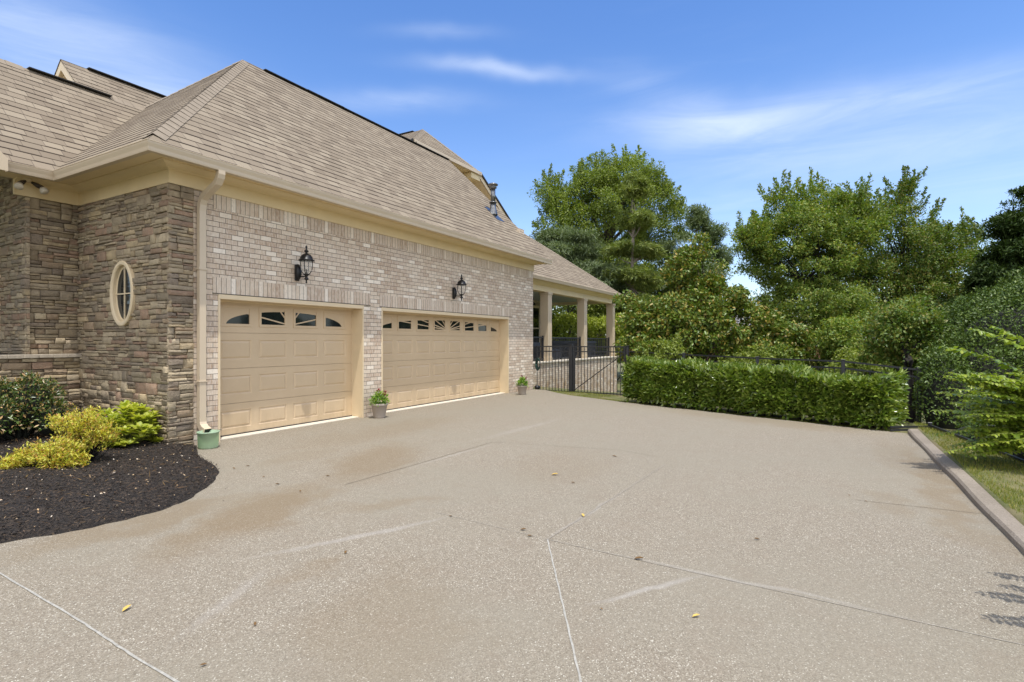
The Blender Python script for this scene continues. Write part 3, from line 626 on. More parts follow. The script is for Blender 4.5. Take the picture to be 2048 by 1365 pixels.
# roofs
def gable_roof(name,polys,caps=(),vents=(),parent=HS):
    mb=MB()
    for poly,ud,off in polys: roof_plane(mb,poly,poly[0],ud,off=off)
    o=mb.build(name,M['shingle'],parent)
    if caps:
        for a,b,n1,n2 in caps:
            m2=MB()
            a=Vector(a);b=Vector(b); d=(b-a).normalized(); L=(b-a).length; k=int(L/.19)
            s1=d.cross(Vector(n1)).normalized(); s2=-d.cross(Vector(n2)).normalized()
            if s1.z>0: s1=-s1
            if s2.z>0: s2=-s2
            up=(Vector(n1)+Vector(n2)).normalized()
            for i in range(k):
                p=a+d*(i*.19); q=a+d*(i*.19+.25); w_=.155; hi=.026+random.uniform(-.002,.002); lo=.016
                A=[p+s1*w_+up*hi*.7,p+up*(hi+.004),p+s2*w_+up*hi*.7]; B=[q+s1*w_+up*lo*.7,q+up*(lo+.002),q+s2*w_+up*lo*.7]
                m2.quad(A[0],A[1],B[1],B[0]); m2.quad(A[1],A[2],B[2],B[1])
                for j in range(2): m2.quad(A[j],A[j+1],A[j+1]-up*.009,A[j]-up*.009,mi=1)
                m2.quad(A[0],B[0],B[0]-up*.012,A[0]-up*.02,mi=1); m2.quad(A[2],B[2],B[2]-up*.012,A[2]-up*.02,mi=1)
            m2.build('hip_cap',[M['cap'],M['capd']],o)
    if vents:
        for a,b in vents:
            m3=MB(); a=Vector(a);b=Vector(b); n=max(1,int((b-a).length/1.2))
            for i in range(n):
                p=a+(b-a)*(i/n);q=a+(b-a)*((i+1)/n); j=Vector((0,0,random.uniform(-.006,.006)))
                m3.bar(p+j+Vector((0,0,.01)),q+j+Vector((0,0,.01)),.2,.018)
            m3.build('ridge_vent',M['vent'],o)
    return o
def zf(y,ye=7.52): return ZE+SL*(y-ye)
AP=(7.84,11.6,zf(11.6)); NF=Vector((0,-SL,1)).normalized(); NL=Vector((-SL,0,1)).normalized(); NB=Vector((0,SL,1)).normalized()
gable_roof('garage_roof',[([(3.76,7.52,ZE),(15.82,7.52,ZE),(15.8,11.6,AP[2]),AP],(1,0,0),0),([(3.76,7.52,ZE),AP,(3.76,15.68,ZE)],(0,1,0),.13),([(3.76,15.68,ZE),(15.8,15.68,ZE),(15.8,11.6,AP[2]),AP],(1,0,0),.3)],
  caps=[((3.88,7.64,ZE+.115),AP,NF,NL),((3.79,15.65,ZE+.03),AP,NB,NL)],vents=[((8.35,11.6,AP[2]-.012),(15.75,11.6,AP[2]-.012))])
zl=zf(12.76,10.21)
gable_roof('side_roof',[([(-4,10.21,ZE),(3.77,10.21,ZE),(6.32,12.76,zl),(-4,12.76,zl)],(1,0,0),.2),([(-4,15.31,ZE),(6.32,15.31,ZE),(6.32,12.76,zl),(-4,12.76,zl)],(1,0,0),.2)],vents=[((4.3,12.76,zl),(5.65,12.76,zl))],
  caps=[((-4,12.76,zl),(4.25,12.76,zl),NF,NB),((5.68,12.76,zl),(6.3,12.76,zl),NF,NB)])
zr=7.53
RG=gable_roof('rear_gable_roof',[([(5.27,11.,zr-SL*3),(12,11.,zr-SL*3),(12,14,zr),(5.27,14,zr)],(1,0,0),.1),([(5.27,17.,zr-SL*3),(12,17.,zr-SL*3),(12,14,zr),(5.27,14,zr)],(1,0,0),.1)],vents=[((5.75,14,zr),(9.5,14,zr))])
mb=MB()
for s in (-1,1):
    for (x0,x1,d0,d1) in ((5.28,5.36,.03,.22),(5.36,5.48,.16,.30)):
        P=lambda x,y,d:(x,14+s*y,zr-SL*y-d)
        a=[P(x0,0,d0),P(x0,3,d0),P(x0,3,d1),P(x0,0,d1)];b=[P(x1,0,d0),P(x1,3,d0),P(x1,3,d1),P(x1,0,d1)]
        mb.quad(*a);mb.quad(*b);mb.quad(a[2],a[3],b[3],b[2]);mb.quad(a[0],a[1],b[1],b[0])
mb.quad((5.5,11.2,zr-2.9),(5.5,16.8,zr-2.9),(5.5,14,zr-.2)); mb.build('rake_trim',M['cream'],HS)
# upper roof with clipped gable
ex0,ex1,yg,zg=14.02,18.12,11.75,8.25; ax,ay,az_=16.05,12.97,9.49; sr=(az_-zg)/(ex1-ax); sf=(az_-zg)/(ay-yg)
drop=2.6; 
UR=gable_roof('upper_roof',[([(ex0,yg,zg),(ex1,yg,zg),(ax,ay,az_)],(1,0,0),.1),
  ([(ex0,yg,zg),(ax,ay,az_),(ax,18.5,az_),(ex0-drop,18.5,zg-drop*sr),(ex0-drop,yg,zg-drop*sr)],(0,1,0),.1),([(ex1,yg,zg),(ax,ay,az_),(ax,18.5,az_),(ex1+drop,18.5,zg-drop*sr),(ex1+drop,yg,zg-drop*sr)],(0,1,0),.1)],
  caps=[((ex0,yg,zg),(ax,ay,az_),Vector((0,-sf,1)).normalized(),Vector((-sr,0,1)).normalized()),((ex1,yg,zg),(ax,ay,az_),Vector((0,-sf,1)).normalized(),Vector((sr,0,1)).normalized())],vents=[((ax,ay+.4,az_),(ax,18,az_))])
mb=MB(); mb.box(ex0+.02,ex1+.04,yg-.07,yg+.0,zg-.12,zg+.01); mb.build('gutter',M['gutter'],HS)
mb=MB(); Z=lambda x:zg-(x-ex1)*sr
mb.quad((ex0-drop,yg+.45,zg-drop*sr-.1),(ex0,yg+.45,zg-.1),(ex1-.05,yg+.45,zg-.1),(ex1+drop,yg+.45,zg-drop*sr-.1),(ex1+drop,yg+.45,4),(ex0-drop,yg+.45,4))
mb.quad((ex0,yg,zg-.1),(ex1,yg,zg-.1),(ex1,yg+.45,zg-.12),(ex0,yg+.45,zg-.12)); mb.box(ex1-.6,ex1+.02,yg+.01,yg+.45,zg-.34,zg-.125); mb.build('gable_wall',M['soffit'],HS)
for s,xa in ((1,ex1),(-1,ex0)):
    mb=MB(); a=(xa,zg-.03);b=(xa+s*drop,zg-drop*sr-.03)
    q=lambda p,y,d:(p[0],y,p[1]-d)
    for y0,y1,d0,d1 in ((yg,yg+.03,0,.22),(yg,yg+.45,.2,.22)):
        A=[q(a,y0,d0),q(b,y0,d0),q(b,y0,d1),q(a,y0,d1)];B=[q(a,y1,d0),q(b,y1,d0),q(b,y1,d1),q(a,y1,d1)]
        mb.quad(*A);mb.quad(*B);mb.quad(A[2],A[3],B[3],B[2]);mb.quad(A[0],A[1],B[1],B[0])
    mb.build('rake_trim',M['cream'],HS)
for s,xa in ((1,ex1),(-1,ex0)):
    mb=MB(); mb.bar((xa,yg-.02,zg-.005),(xa+s*drop,yg-.02,zg-drop*sr-.005),.05,.07); mb.build('shingle_edge',M['vent'],UR)
# porch roof
pe,px1,pz,ps=8.62,26.35,3.865,.77; k=4.35
gable_roof('porch_roof',[([(15.8,pe,pz),(px1,pe,pz),(px1-k,pe+k,pz+ps*k),(15.8,pe+k,pz+ps*k)],(1,0,0),.1),([(px1,pe,pz),(px1,pe+2*k,pz),(px1-k,pe+k,pz+ps*k)],(0,1,0),.1)],
  caps=[((px1-.03,pe+.03,pz+.02),(px1-k,pe+k,pz+ps*k),Vector((0,-ps,1)).normalized(),Vector((ps,0,1)).normalized())])
PP=[(15.64,9.0),(25.95,9.0),(25.95,17)]
sweep('porch_gutter',[(15.66,9.),(25.95,9.),(25.95,17)],[(.33,pz-.12),(.39,pz-.12),(.41,pz-.05),(.425,pz-.01),(.42,pz),(.33,pz)],M['gutter'],HS)
sweep('porch_beam',PP,[(-.32,3.42),(.0,3.42),(.0,3.62),(.06,3.64),(.16,3.70),(.2,3.74),(.33,3.745),(.33,3.85),(-.32,3.86)],M['soffit'],HS)
mb=MB(); mb.box(15.65,25.8,9.1,16,3.56,3.62); mb.build('porch_ceiling',M['ceil'],HS)
mb=MB(); mb.box(15.6,26.5,8.92,9.25,-2.6,.73); mb.box(26.2,26.5,9.25,17,-2.6,.73); mb.build('porch_base',M['brick'],HS)
mb=MB(); mb.box(15.6,26.56,8.87,9.3,.732,.80,.01); mb.box(15.65,26.4,9.3,16.8,.70,.77); mb.build('porch_floor',M['sill'],HS)
for x in (18.72,22.35,26.1):
    mb=MB(); mb.box(x-.17,x+.17,8.96,9.3,.8,3.42,.006); mb.box(x-.2,x+.2,8.93,9.33,.802,.93,.008); mb.box(x-.19,x+.19,8.94,9.32,.93,.96,.004); mb.box(x-.195,x+.195,8.935,9.325,3.33,3.418,.006); mb.box(x-.18,x+.18,8.95,9.31,3.27,3.29,.004); mb.build('porch_column',M['column'],HS)
def railing(p,q,zb,zt,name='railing'):
    a=Vector(p);b=Vector(q); L=(b-a).length; d=(b-a)/L; mb=MB()
    for z in (zt,zb+.08): mb.bar((a.x,a.y,z),(b.x,b.y,z),.04,.04)
    n=int(L/.105)
    for i in range(n+1):
        c=a+d*(L*i/n); mb.bar((c.x,c.y,zb+.08),(c.x,c.y,zt),.017)
    mb.box(b.x-.03,b.x+.03,b.y-.03,b.y+.03,zb,zt+.06); mb.build(name,M['rail'],HS)
railing((15.7,9.12),(18.42,9.12),.8,1.7); railing((18.95,9.12),(22.08,9.12),.8,1.69); railing((22.6,9.12),(25.8,9.12),.8,1.68); railing((26.1,9.4),(26.1,13.5),.8,1.68); railing((26.1,13.6),(26.1,16.8),.8,1.68)
mb=MB(); mb.box(15.65,24.4,12.2,12.5,-1,3.6); mb.build('porch_wall',M['brick'],HS)
for i,x in enumerate((16.3,18.0,19.7,21.4,23.1)):
    mb=MB(); mb.box(x-.06,x+1.06,12.14,12.21,.85,3.3,.01); fr=mb.build('window_frame',M['cream'],HS)
    mb=MB(); mb.box(x+.05,x+.95,12.12,12.142,.98,2.15); mb.box(x+.05,x+.95,12.12,12.142,2.22,3.18); mb.build('pane',M['glass'],fr)
# ceiling fan and furniture on the porch
FN=thing('ceiling_fan',(20.6,10.7,3.1),'dark ceiling fan hanging under the pale porch ceiling','ceiling fan')
mb=MB(); mb.tube([(20.6,10.7,3.56),(20.6,10.7,3.2)],.02,8); mb.lathe((20.6,10.7,3.08),[(0,.0),(.12,.02),(.13,.1),(.08,.14),(0,.15)]); mb.build('motor',M['vent'],FN)
for i in range(4):
    a=i*math.pi/2+.3; mb=MB(); mb.bar((20.6+.1*math.cos(a),10.7+.1*math.sin(a),3.14),(20.6+.62*math.cos(a),10.7+.62*math.sin(a),3.14),.13,.012); mb.build('blade',M['vent'],FN)
HT=thing('hot_tub',(24.2,10.2,.78),'square grey hot tub with a blue-grey cover standing on the porch at its right end','hot tub')
mb=MB(); mb.box(23.2,25.2,9.6,11.4,.78,1.42,.03)
for i in range(20): mb.box(23.24+i*.1,23.315+i*.1,9.585,9.601,.84,1.4)
mb.build('cabinet',M['tub'],HT); mb=MB(); mb.box(23.15,25.25,9.55,11.45,1.421,1.56,.04); mb.build('cover',M['tubcover'],HT)
SF=thing('patio_sofa',(20.5,10.4,.78),'dark patio sofa with blue-grey cushions standing between the first two porch columns','sofa')
mb=MB(); mb.box(19.5,21.6,9.75,10.6,.85,1.08,.02); mb.box(19.5,19.62,9.75,10.6,1.08,1.35,.02); mb.box(21.48,21.6,9.75,10.6,1.08,1.35,.02); mb.build('frame',M['tub'],SF)
mb=MB(); mb.box(19.63,21.47,10.35,10.6,1.09,1.5,.05); mb.build('backrest',M['tubcover'],SF)
mb=MB(); mb.box(19.63,20.54,9.78,10.34,1.085,1.22,.05); mb.box(20.56,21.47,9.78,10.34,1.085,1.22,.05); mb.build('seat_cushion',M['tubcover'],SF)
for x in (19.56,21.54):
    for y in (9.8,10.55): mb=MB(); mb.box(x-.03,x+.03,y-.03,y+.03,.775,.855); mb.build('leg',M['black'],SF)
# flue pipe
fx,fy=14.72,9.05; fz=zf(fy)
FP=MB(); FP.tube([(fx,fy,fz-.1),(fx,fy,fz+.34)],.095,14); FP.tube([(fx,fy,fz+.34),(fx,fy,fz+.37)],[.13,.1],14); FP.tube([(fx,fy,fz+.37),(fx,fy,fz+.78)],.075,14)
FP.lathe((fx,fy,fz+.78),[(.075,0),(.12,.03),(.12,.05),(.09,.055),(.09,.1),(.155,.11),(.165,.14),(.12,.17),(0,.19)],16); fl=FP.build('flue_pipe',M['steel'],HS,True)
m2=MB(); q=[(fx-.22,fy-.3),(fx+.22,fy-.3),(fx+.2,fy+.2),(fx-.2,fy+.2)]; m2.quad(*[(x,y,zf(y)+.022) for x,y in q]); m2.lathe((fx,fy,fz),[(.15,-.04),(.11,.12),(.097,.2)],16); m2.build('flashing',M['steel'],fl)
# garage doors
def panel(mb,x0,x1,z0,z1,y):
    a,b=.018,.05; d1,d2=.011,-.002
    r0=[(x0,y,z0),(x1,y,z0),(x1,y,z1),(x0,y,z1)]; r1=[(x0+a,y+d1,z0+a),(x1-a,y+d1,z0+a),(x1-a,y+d1,z1-a),(x0+a,y+d1,z1-a)]
    r2=[(x0+b,y+d2,z0+b),(x1-b,y+d2,z0+b),(x1-b,y+d2,z1-b),(x0+b,y+d2,z1-b)]
    for i in range(4): j=(i+1)%4; mb.quad(r0[i],r0[j],r1[j],r1[i]); mb.quad(r1[i],r1[j],r2[j],r2[i])
    mb.quad(*r2)
def garage_door(label,x0,x1,n,pc,pw,uc,W_,H_,rays,y=8.4):
    """four hinged sections: three of raised panels, the top one with sunburst windows"""
    zs=[-.02,.533,1.107,1.693,2.235]; g=None; D=None
    body=MB()
    for s in range(4):
        z0=zs[s]+.003;z1=zs[s+1]-.003; cuts=[]
        for i in range(n):
            c=pc[i]; cuts.append((c-pw/2,c+pw/2))
        pa,pb=(z0+.145,z1-.115) if s<3 else (1.80,2.15)
        f=lambda a,b,c,d: body.quad((a,y,c),(b,y,c),(b,y,d),(a,y,d))
        f(x0,x1,z0,pa); f(x0,x1,pb,z1); xx=x0
        for a,b in cuts:
            if a>xx: f(xx,a,pa,pb)
            xx=b
            if s<3: panel(body,a,b,pa,pb,y)
        f(xx,x1,pa,pb)
        body.quad((x0,y,z1),(x1,y,z1),(x1,y+.02,z1),(x0,y+.02,z1)); body.quad((x0,y,z0),(x1,y,z0),(x1,y+.02,z0),(x0,y+.02,z0))
    body.quad((x0,y+.02,-.02),(x1,y+.02,-.02),(x1,y+.02,1.78),(x0,y+.02,1.78)); body.quad((x0,y+.03,1.78),(x1,y+.03,1.78),(x1,y+.03,2.24),(x0,y+.03,2.24))
    D=body.build('garage_door',M['door'],HS); D['label']=label
    for i in range(n):
        a,b=pc[i]-pw/2,pc[i]+pw/2; c,d=1.80,2.15; fr=MB()
        def ring(a,b,c,d,w_,y0,y1):
            for A,B,C_,D_ in ((a,b,c,c+w_),(a,b,d-w_,d),(a,a+w_,c+w_,d-w_),(b-w_,b,c+w_,d-w_)): fr.box(A,B,y0,y1,C_,D_,.003)
        ring(a,b,c,d,.045,y-.012,y+.012); ia,ib,ic,id_=a+.045,b-.045,c+.045,d-.045
        zb=ic
        yy0,yy1=y-.004,y+.008
        def face(poly,yo=0.):
            yy0=y-.004+yo
            if len(poly)>2:
                fr.quad(*[(p[0],yy0,p[1]) for p in poly])
                for k in range(len(poly)): p=poly[k];q=poly[(k+1)%len(poly)]; fr.quad((p[0],yy0,p[1]),(q[0],yy0,q[1]),(q[0],yy1,q[1]),(p[0],yy1,p[1]))
        def rect(poly):
            for t in ((-1,0,-ia),(1,0,ib),(0,-1,-ic),(0,1,id_)): poly=clip(poly,*t) if len(poly)>2 else poly
            return poly
        m_=26
        for k in range(m_):
            u0=ia+(ib-ia)*k/m_;u1=ia+(ib-ia)*(k+1)/m_
            e=lambda u:zb+H_*math.sqrt(max(0,1-((u-uc)/W_)**2))
            if e(u0)<id_ or e(u1)<id_: face([(u0,min(e(u0),id_)),(u1,min(e(u1),id_)),(u1,id_),(u0,id_)])
        hub=[(uc+.085*math.cos(t),zb+.075*math.sin(t)) for t in np.linspace(0,math.pi,12)]
        face(rect(hub),.0015)
        for an in rays:
            for s in (1,-1):
                ux,uz=s*math.cos(R(an)),math.sin(R(an)); nx_,nz_=-uz,ux; t=.0115; L=3
                face(yo=.003,poly=rect([(uc+nx_*t,zb+nz_*t),(uc-nx_*t,zb-nz_*t),(uc-nx_*t+ux*L,zb-nz_*t+uz*L),(uc+nx_*t+ux*L,zb+nz_*t+uz*L)]))
        F=fr.build('window_frame',M['door'],D); gl=MB(); gl.box(ia-.01,ib+.01,y+.009,y+.014,ic-.01,id_+.01); gl.build('pane',M['glass'],F)
    return D
garage_door('single cream garage door with four sunburst windows',5.02,8.10,4,[5.552,6.25,6.95,7.649],.56,6.60,1.22,.235,(12,50))
bc=[11.41+(i-3.5)*.665 for i in range(8)]
garage_door('double width cream garage door with eight sunburst windows',8.6,14.06,8,bc,.53,11.41,2.47,.24,(74,47,25,12,5.5))
for x0,x1,zt in ((5.054,8.135,2.29),(8.652,14.07,2.28)):
    mb=MB(); mb.box(x0,x1,8.09,8.425,zt-.075,zt,.003); mb.box(x1-.035,x1,8.092,8.424,-.05,zt-.0755,.003); mb.box(x0,x0+.035,8.092,8.424,-.05,zt-.0755,.003); mb.box(x0+.036,x1-.036,8.36,8.40,zt-.10,zt-.076); mb.build('door_frame',M['cream'],HS)
    mb=MB(); mb.box(x0+.036,x1-.036,8.2,8.43,-.04,.014,.004); mb.build('door_sill',M['sill'],HS)
    mb=MB(); mb.box(x0+.04,x1-.04,8.385,8.41,.0145,.03); mb.build('bottom_seal',M['vent'],HS)
# oval window
mb=MB(); cy,cz,ry,rz=OV; N_=48
prof=[(0,.0),(0,-.062),(.015,-.072),(.055,-.07),(.07,-.055),(.075,-.01),(.10,-.004),(.10,.0)]
for k in range(N_):
    t0=2*math.pi*k/N_;t1=2*math.pi*(k+1)/N_
    P=lambda t,p:(4.34+p[1],cy+(ry-p[0])*math.cos(t),cz+(rz-p[0])*math.sin(t))
    for j in range(len(prof)-1): mb.quad(P(t0,prof[j]),P(t1,prof[j]),P(t1,prof[j+1]),P(t0,prof[j+1]))
OW=mb.build('oval_window',M['cream'],HS,True)
mb=MB(); mb.quad(*[(4.336,cy+(ry-.09)*math.cos(t),cz+(rz-.09)*math.sin(t)) for t in np.linspace(0,2*math.pi,40,endpoint=False)]); mb.build('pane',M['glass'],OW)
mb=MB(); mb.box(4.318,4.335,cy-.009,cy+.009,cz-rz+.08,cz+rz-.08); mb.box(4.32,4.334,cy-ry+.08,cy+ry-.08,cz-.009,cz+.009); mb.build('muntin',M['cream'],OW)
# side window by the corner
mb=MB(); mb.box(3.56,3.70,11.83,11.9,1.42,3.12,.006); mb.box(3.56,3.70,11.9,13.1,1.42,1.5,.006); mb.box(3.56,3.70,11.9,13.1,3.05,3.12,.006); SWI=mb.build('window_frame',M['cream'],HS)
mb=MB(); mb.box(3.63,3.65,11.9,13.1,1.5,3.05); mb.build('pane',M['glass'],SWI)
mb=MB(); 
for z in (1.88,2.27,2.66): mb.box(3.615,3.63,11.9,13.1,z-.01,z+.01)
mb.build('muntin',M['cream'],SWI)
# downspout
def duct(mb,pts,w_,d_,x):
    """rectangular pipe bent in the plane x = const"""
    P=[Vector(p) for p in pts]; rows=[]
    for i in range(len(P)):
        a=(P[i]-P[max(i-1,0)]).normalized() if i else (P[1]-P[0]).normalized(); b=(P[min(i+1,len(P)-1)]-P[i]).normalized() if i<len(P)-1 else a
        t=(a+b).normalized(); n=Vector((-t.y,t.x)); k=1/max(.5,n.dot(Vector((-a.y,a.x))))
        c=P[i]; e=n*d_/2*k; rows.append([(x-w_/2,c.x-e.x,c.y-e.y),(x+w_/2,c.x-e.x,c.y-e.y),(x+w_/2,c.x+e.x,c.y+e.y),(x-w_/2,c.x+e.x,c.y+e.y)])
    for i in range(len(rows)-1):
        for j in range(4): mb.quad(rows[i][j],rows[i+1][j],rows[i+1][(j+1)%4],rows[i][(j+1)%4])
    return rows
dx=4.755; mb=MB()
duct(mb,[(7.56,4.04),(7.56,3.98),(7.575,3.93),(7.63,3.86),(7.90,3.73),(7.98,3.68),(8.02,3.60),(8.03,3.5),(8.03,.38)],.10,.075,dx)
rw=duct(mb,[(8.03,.42),(8.03,.35),(8.01,.30),(7.96,.26),(7.87,.225)],.105,.08,dx)
DS=mb.build('downspout',M['gutter'],HS)
mb=MB(); mb.box(dx-.063,dx+.063,7.98,8.09,2.62,2.65); mb.build('strap',M['gutter'],DS); mb=MB(); mb.box(dx-.063,dx+.063,7.98,8.09,.95,.965); mb.build('strap',M['gutter'],DS)
mb=MB(); mb.quad(*[tuple(Vector(p)+Vector((0,.004,0))) for p in rw[-1]]); mb.build('spout_opening',M['black'],DS)
# security light
FL=thing('security_light',(3.56,10.70,3.95),'twin lamp security light under the eave at the corner of the stone wall','security light')
mb=MB(); mb.lathe((3.6,10.66,4.045),[(0,-.03),(.055,-.025),(.06,.02)],16); mb.build('mount',M['cream'],FL)
for s in (-1,1):
    a=Vector((3.6+s*.04,10.63,4.02)); b=a+Vector((s*.095,-.09,-.075)); c=b+Vector((s*.03,-.04,-.075))
    mb=MB(); mb.tube([a,a+(b-a)*.5,b],[.018,.034,.036],12); h=mb.build('lamp_socket',M['bark'],FL); mb=MB(); mb.tube([b,b+(c-b)*.3,b+(c-b)*.8,c],[.034,.05,.06,.04],14); mb.build('bulb',M['sill'],FL,True)
# wall lanterns
def lantern(x,label):
    T=thing('wall_lantern',(x,8.1,2.75),label,'wall lantern','lanterns on the brick wall'); zb=2.57; cy_=7.84
    mb=MB(); 
    mb.box(x-.05,x+.05,8.07,8.095,2.63,2.92,.01); mb.tube([(x,8.075,2.635),(x,8.06,2.7),(x,8.05,2.775),(x,8.06,2.85),(x,8.075,2.915)],[.03,.052,.058,.052,.03],12); mb.build('backplate',M['black'],T,True)
    mb=MB(); mb.tube(bend((x,8.07,2.72),(x,8.0,2.70),0,3)+[(x,7.93,2.695),(x,7.87,2.70),(x,cy_,2.725)],.012,8); mb.build('arm',M['black'],T,True)
    mb=MB(); mb.lathe((x,cy_,zb),[(0,0),(.012,.008),(.016,.022),(.010,.04),(.014,.055),(.032,.07),(.040,.085),(.026,.10),(.018,.12),(.03,.14),(.055,.155),(.058,.165),(.03,.17),(0,.17)],18); mb.build('finial',M['black'],T,True)
    prof=[(.045,.165),(.075,.20),(.094,.25),(.10,.32),(.102,.40)]
    mb=MB(); mb.lathe((x,cy_,zb),prof,24); mb.build('lamp_glass',M['lampglass'],T,True)
    mb=MB()
    for k in range(4):
        a=k*math.pi/2+.55; mb.tube([(x+(r+.004)*math.cos(a),cy_+(r+.004)*math.sin(a),zb+z) for r,z in prof],.007,6)
    mb.build('cage',M['black'],T,True)
    mb=MB(); mb.lathe((x,cy_,zb),[(.0,.39),(.118,.39),(.132,.398),(.134,.415),(.118,.42),(.112,.425),(.105,.455),(.08,.495),(.045,.52),(.018,.528),(.018,.545),(.038,.56),(.04,.572),(.022,.585),(.010,.61),(.018,.63),(.018,.645),(.006,.668),(0,.672)],24); mb.build('cap',M['black'],T,True)
    mb=MB(); mb.tube([(x,cy_,zb+.17),(x,cy_,zb+.25)],.011,8); mb.build('candle',M['vent'],T); return T
lantern(6.50,'black wall lantern above the single garage door'); lantern(11.24,'black wall lantern above the double garage door')
# ------------------------------------------------------------ fence and gate
def picket_panel(a,b,za,zb,h,name,parent,rails=(0,-.145),top=0.,pw=.0165):
    """one panel of a picket fence from plan point a to b, top heights za, zb"""
    A=Vector((*a,za));B=Vector((*b,zb)); L=(B.xy-A.xy).length; mb=MB(); dn=Vector((0,0,-1))
    for r in rails: mb.bar(A+Vector((0,0,r)),B+Vector((0,0,r)),.03,.034)
    mb.bar(A-Vector((0,0,h-.1)),B-Vector((0,0,h-.1)),.03,.03)
    n=int(L/.104)
    for i in range(n):
        c=A+(B-A)*((i+.5)/n); mb.bar(c-Vector((0,0,top)),c-Vector((0,0,h)),pw)
    return mb.build(name,M['rail'],parent)
def fpost(x,y,z0,z1,w,parent):
    mb=MB(); mb.box(x-w/2,x+w/2,y-w/2,y+w/2,z0,z1,.004); mb.box(x-w/2-.008,x+w/2+.008,y-w/2-.008,y+w/2+.008,z1+.0005,z1+.022,.006); return mb.build('post',M['rail'],parent)
FE=thing('picket_fence',(15.75,5,0),'black metal picket fence running behind the clipped hedge to the drive corner','fence')
pst=[(15.75,4.99,1.36),(15.01,3.19,1.215),(14.27,1.31,1.165),(13.58,-.43,1.145),(13.12,-1.68,1.02)]
for i in range(4):
    a,b=pst[i],pst[i+1]; picket_panel(a[:2],b[:2],a[2]-(.11 if i==0 else .02),b[2]-.02,1.32,'picket_panel',FE,top=.145,pw=.013); fpost(b[0],b[1],b[2]-1.5,b[2],.07,FE)
fpost(15.75,4.98,-.4,1.40,.075,FE)
# the lower run turns back along the lawn towards the viewer
pl=[(11.5,-1.62,.13),(9.9,-1.98,.10),(8.3,-2.3,.07),(6.6,-2.6,.05)]
F2=thing('low_fence',(11.55,-1.75,0),'low black picket fence running along the lawn under the shrubs','fence')
for i in range(3): picket_panel(pl[i][:2],pl[i+1][:2],pl[i][2]+.0,pl[i+1][2],.55,'picket_panel',F2,rails=(0,-.1),pw=.013); fpost(pl[i][0],pl[i][1],-.6,pl[i][2]+.03,.05,F2)
mb=MB(); mb.bar((11.3,-1.05,.03),(11.5,-1.62,.06),.03); mb.bar((11.33,-1.05,.08),(11.5,-1.63,.11),.03); mb.build('bottom_rail',M['rail'],F2)
G=thing('metal_gate',(15.75,6.8,0),'black metal picket gate and side panel with a diagonal brace beside the garage wall','gate')
picket_panel((15.76,8.06),(15.76,6.87),1.385,1.385,1.52,'side_panel',G,rails=(0,-.155))
mb=MB(); mb.box(15.70,15.81,6.755,6.87,-.25,1.44,.006); mb.box(15.69,15.82,6.745,6.88,1.4405,1.465,.006); mb.build('post',M['rail'],G)
picket_panel((15.76,6.73),(15.76,5.05),1.385,1.385,1.52,'gate_leaf',G,rails=(0,-.155))
mb=MB(); mb.bar((15.73,6.72,.0),(15.73,5.06,1.21),.022); mb.build('diagonal_brace',M['rail'],G)
mb=MB(); mb.box(15.73,15.79,6.70,6.74,-.05,1.39); mb.build('gate_stile',M['rail'],G); mb=MB(); mb.box(15.73,15.79,5.04,5.075,-.05,1.39); mb.build('gate_stile',M['rail'],G)
mb=MB(); mb.tube([(15.7,7.93,.02),(15.66,7.96,.06),(15.64,8.0,.12)],[.085,.08,.06],14); tag(mb.build('drain_pipe',M['black'],None,True),'short black drain pipe end at the foot of the garage corner by the gate','pipe')
mb=MB()
for i in range(5): 
    r_=.08-.008*i; mb.tube([(15.9+.02*i,8.06+r_*math.cos(t),.8+.2*math.sin(t)*(r_/.08)) for t in np.linspace(0,2*math.pi,18)],.013,6)
M['hose']=simple('green_hose',(.012,.07,.045),.45,.1,9); tag(mb.build('garden_hose',M['hose'],None,True),'coiled green garden hose behind the gate by the garage corner','hose')
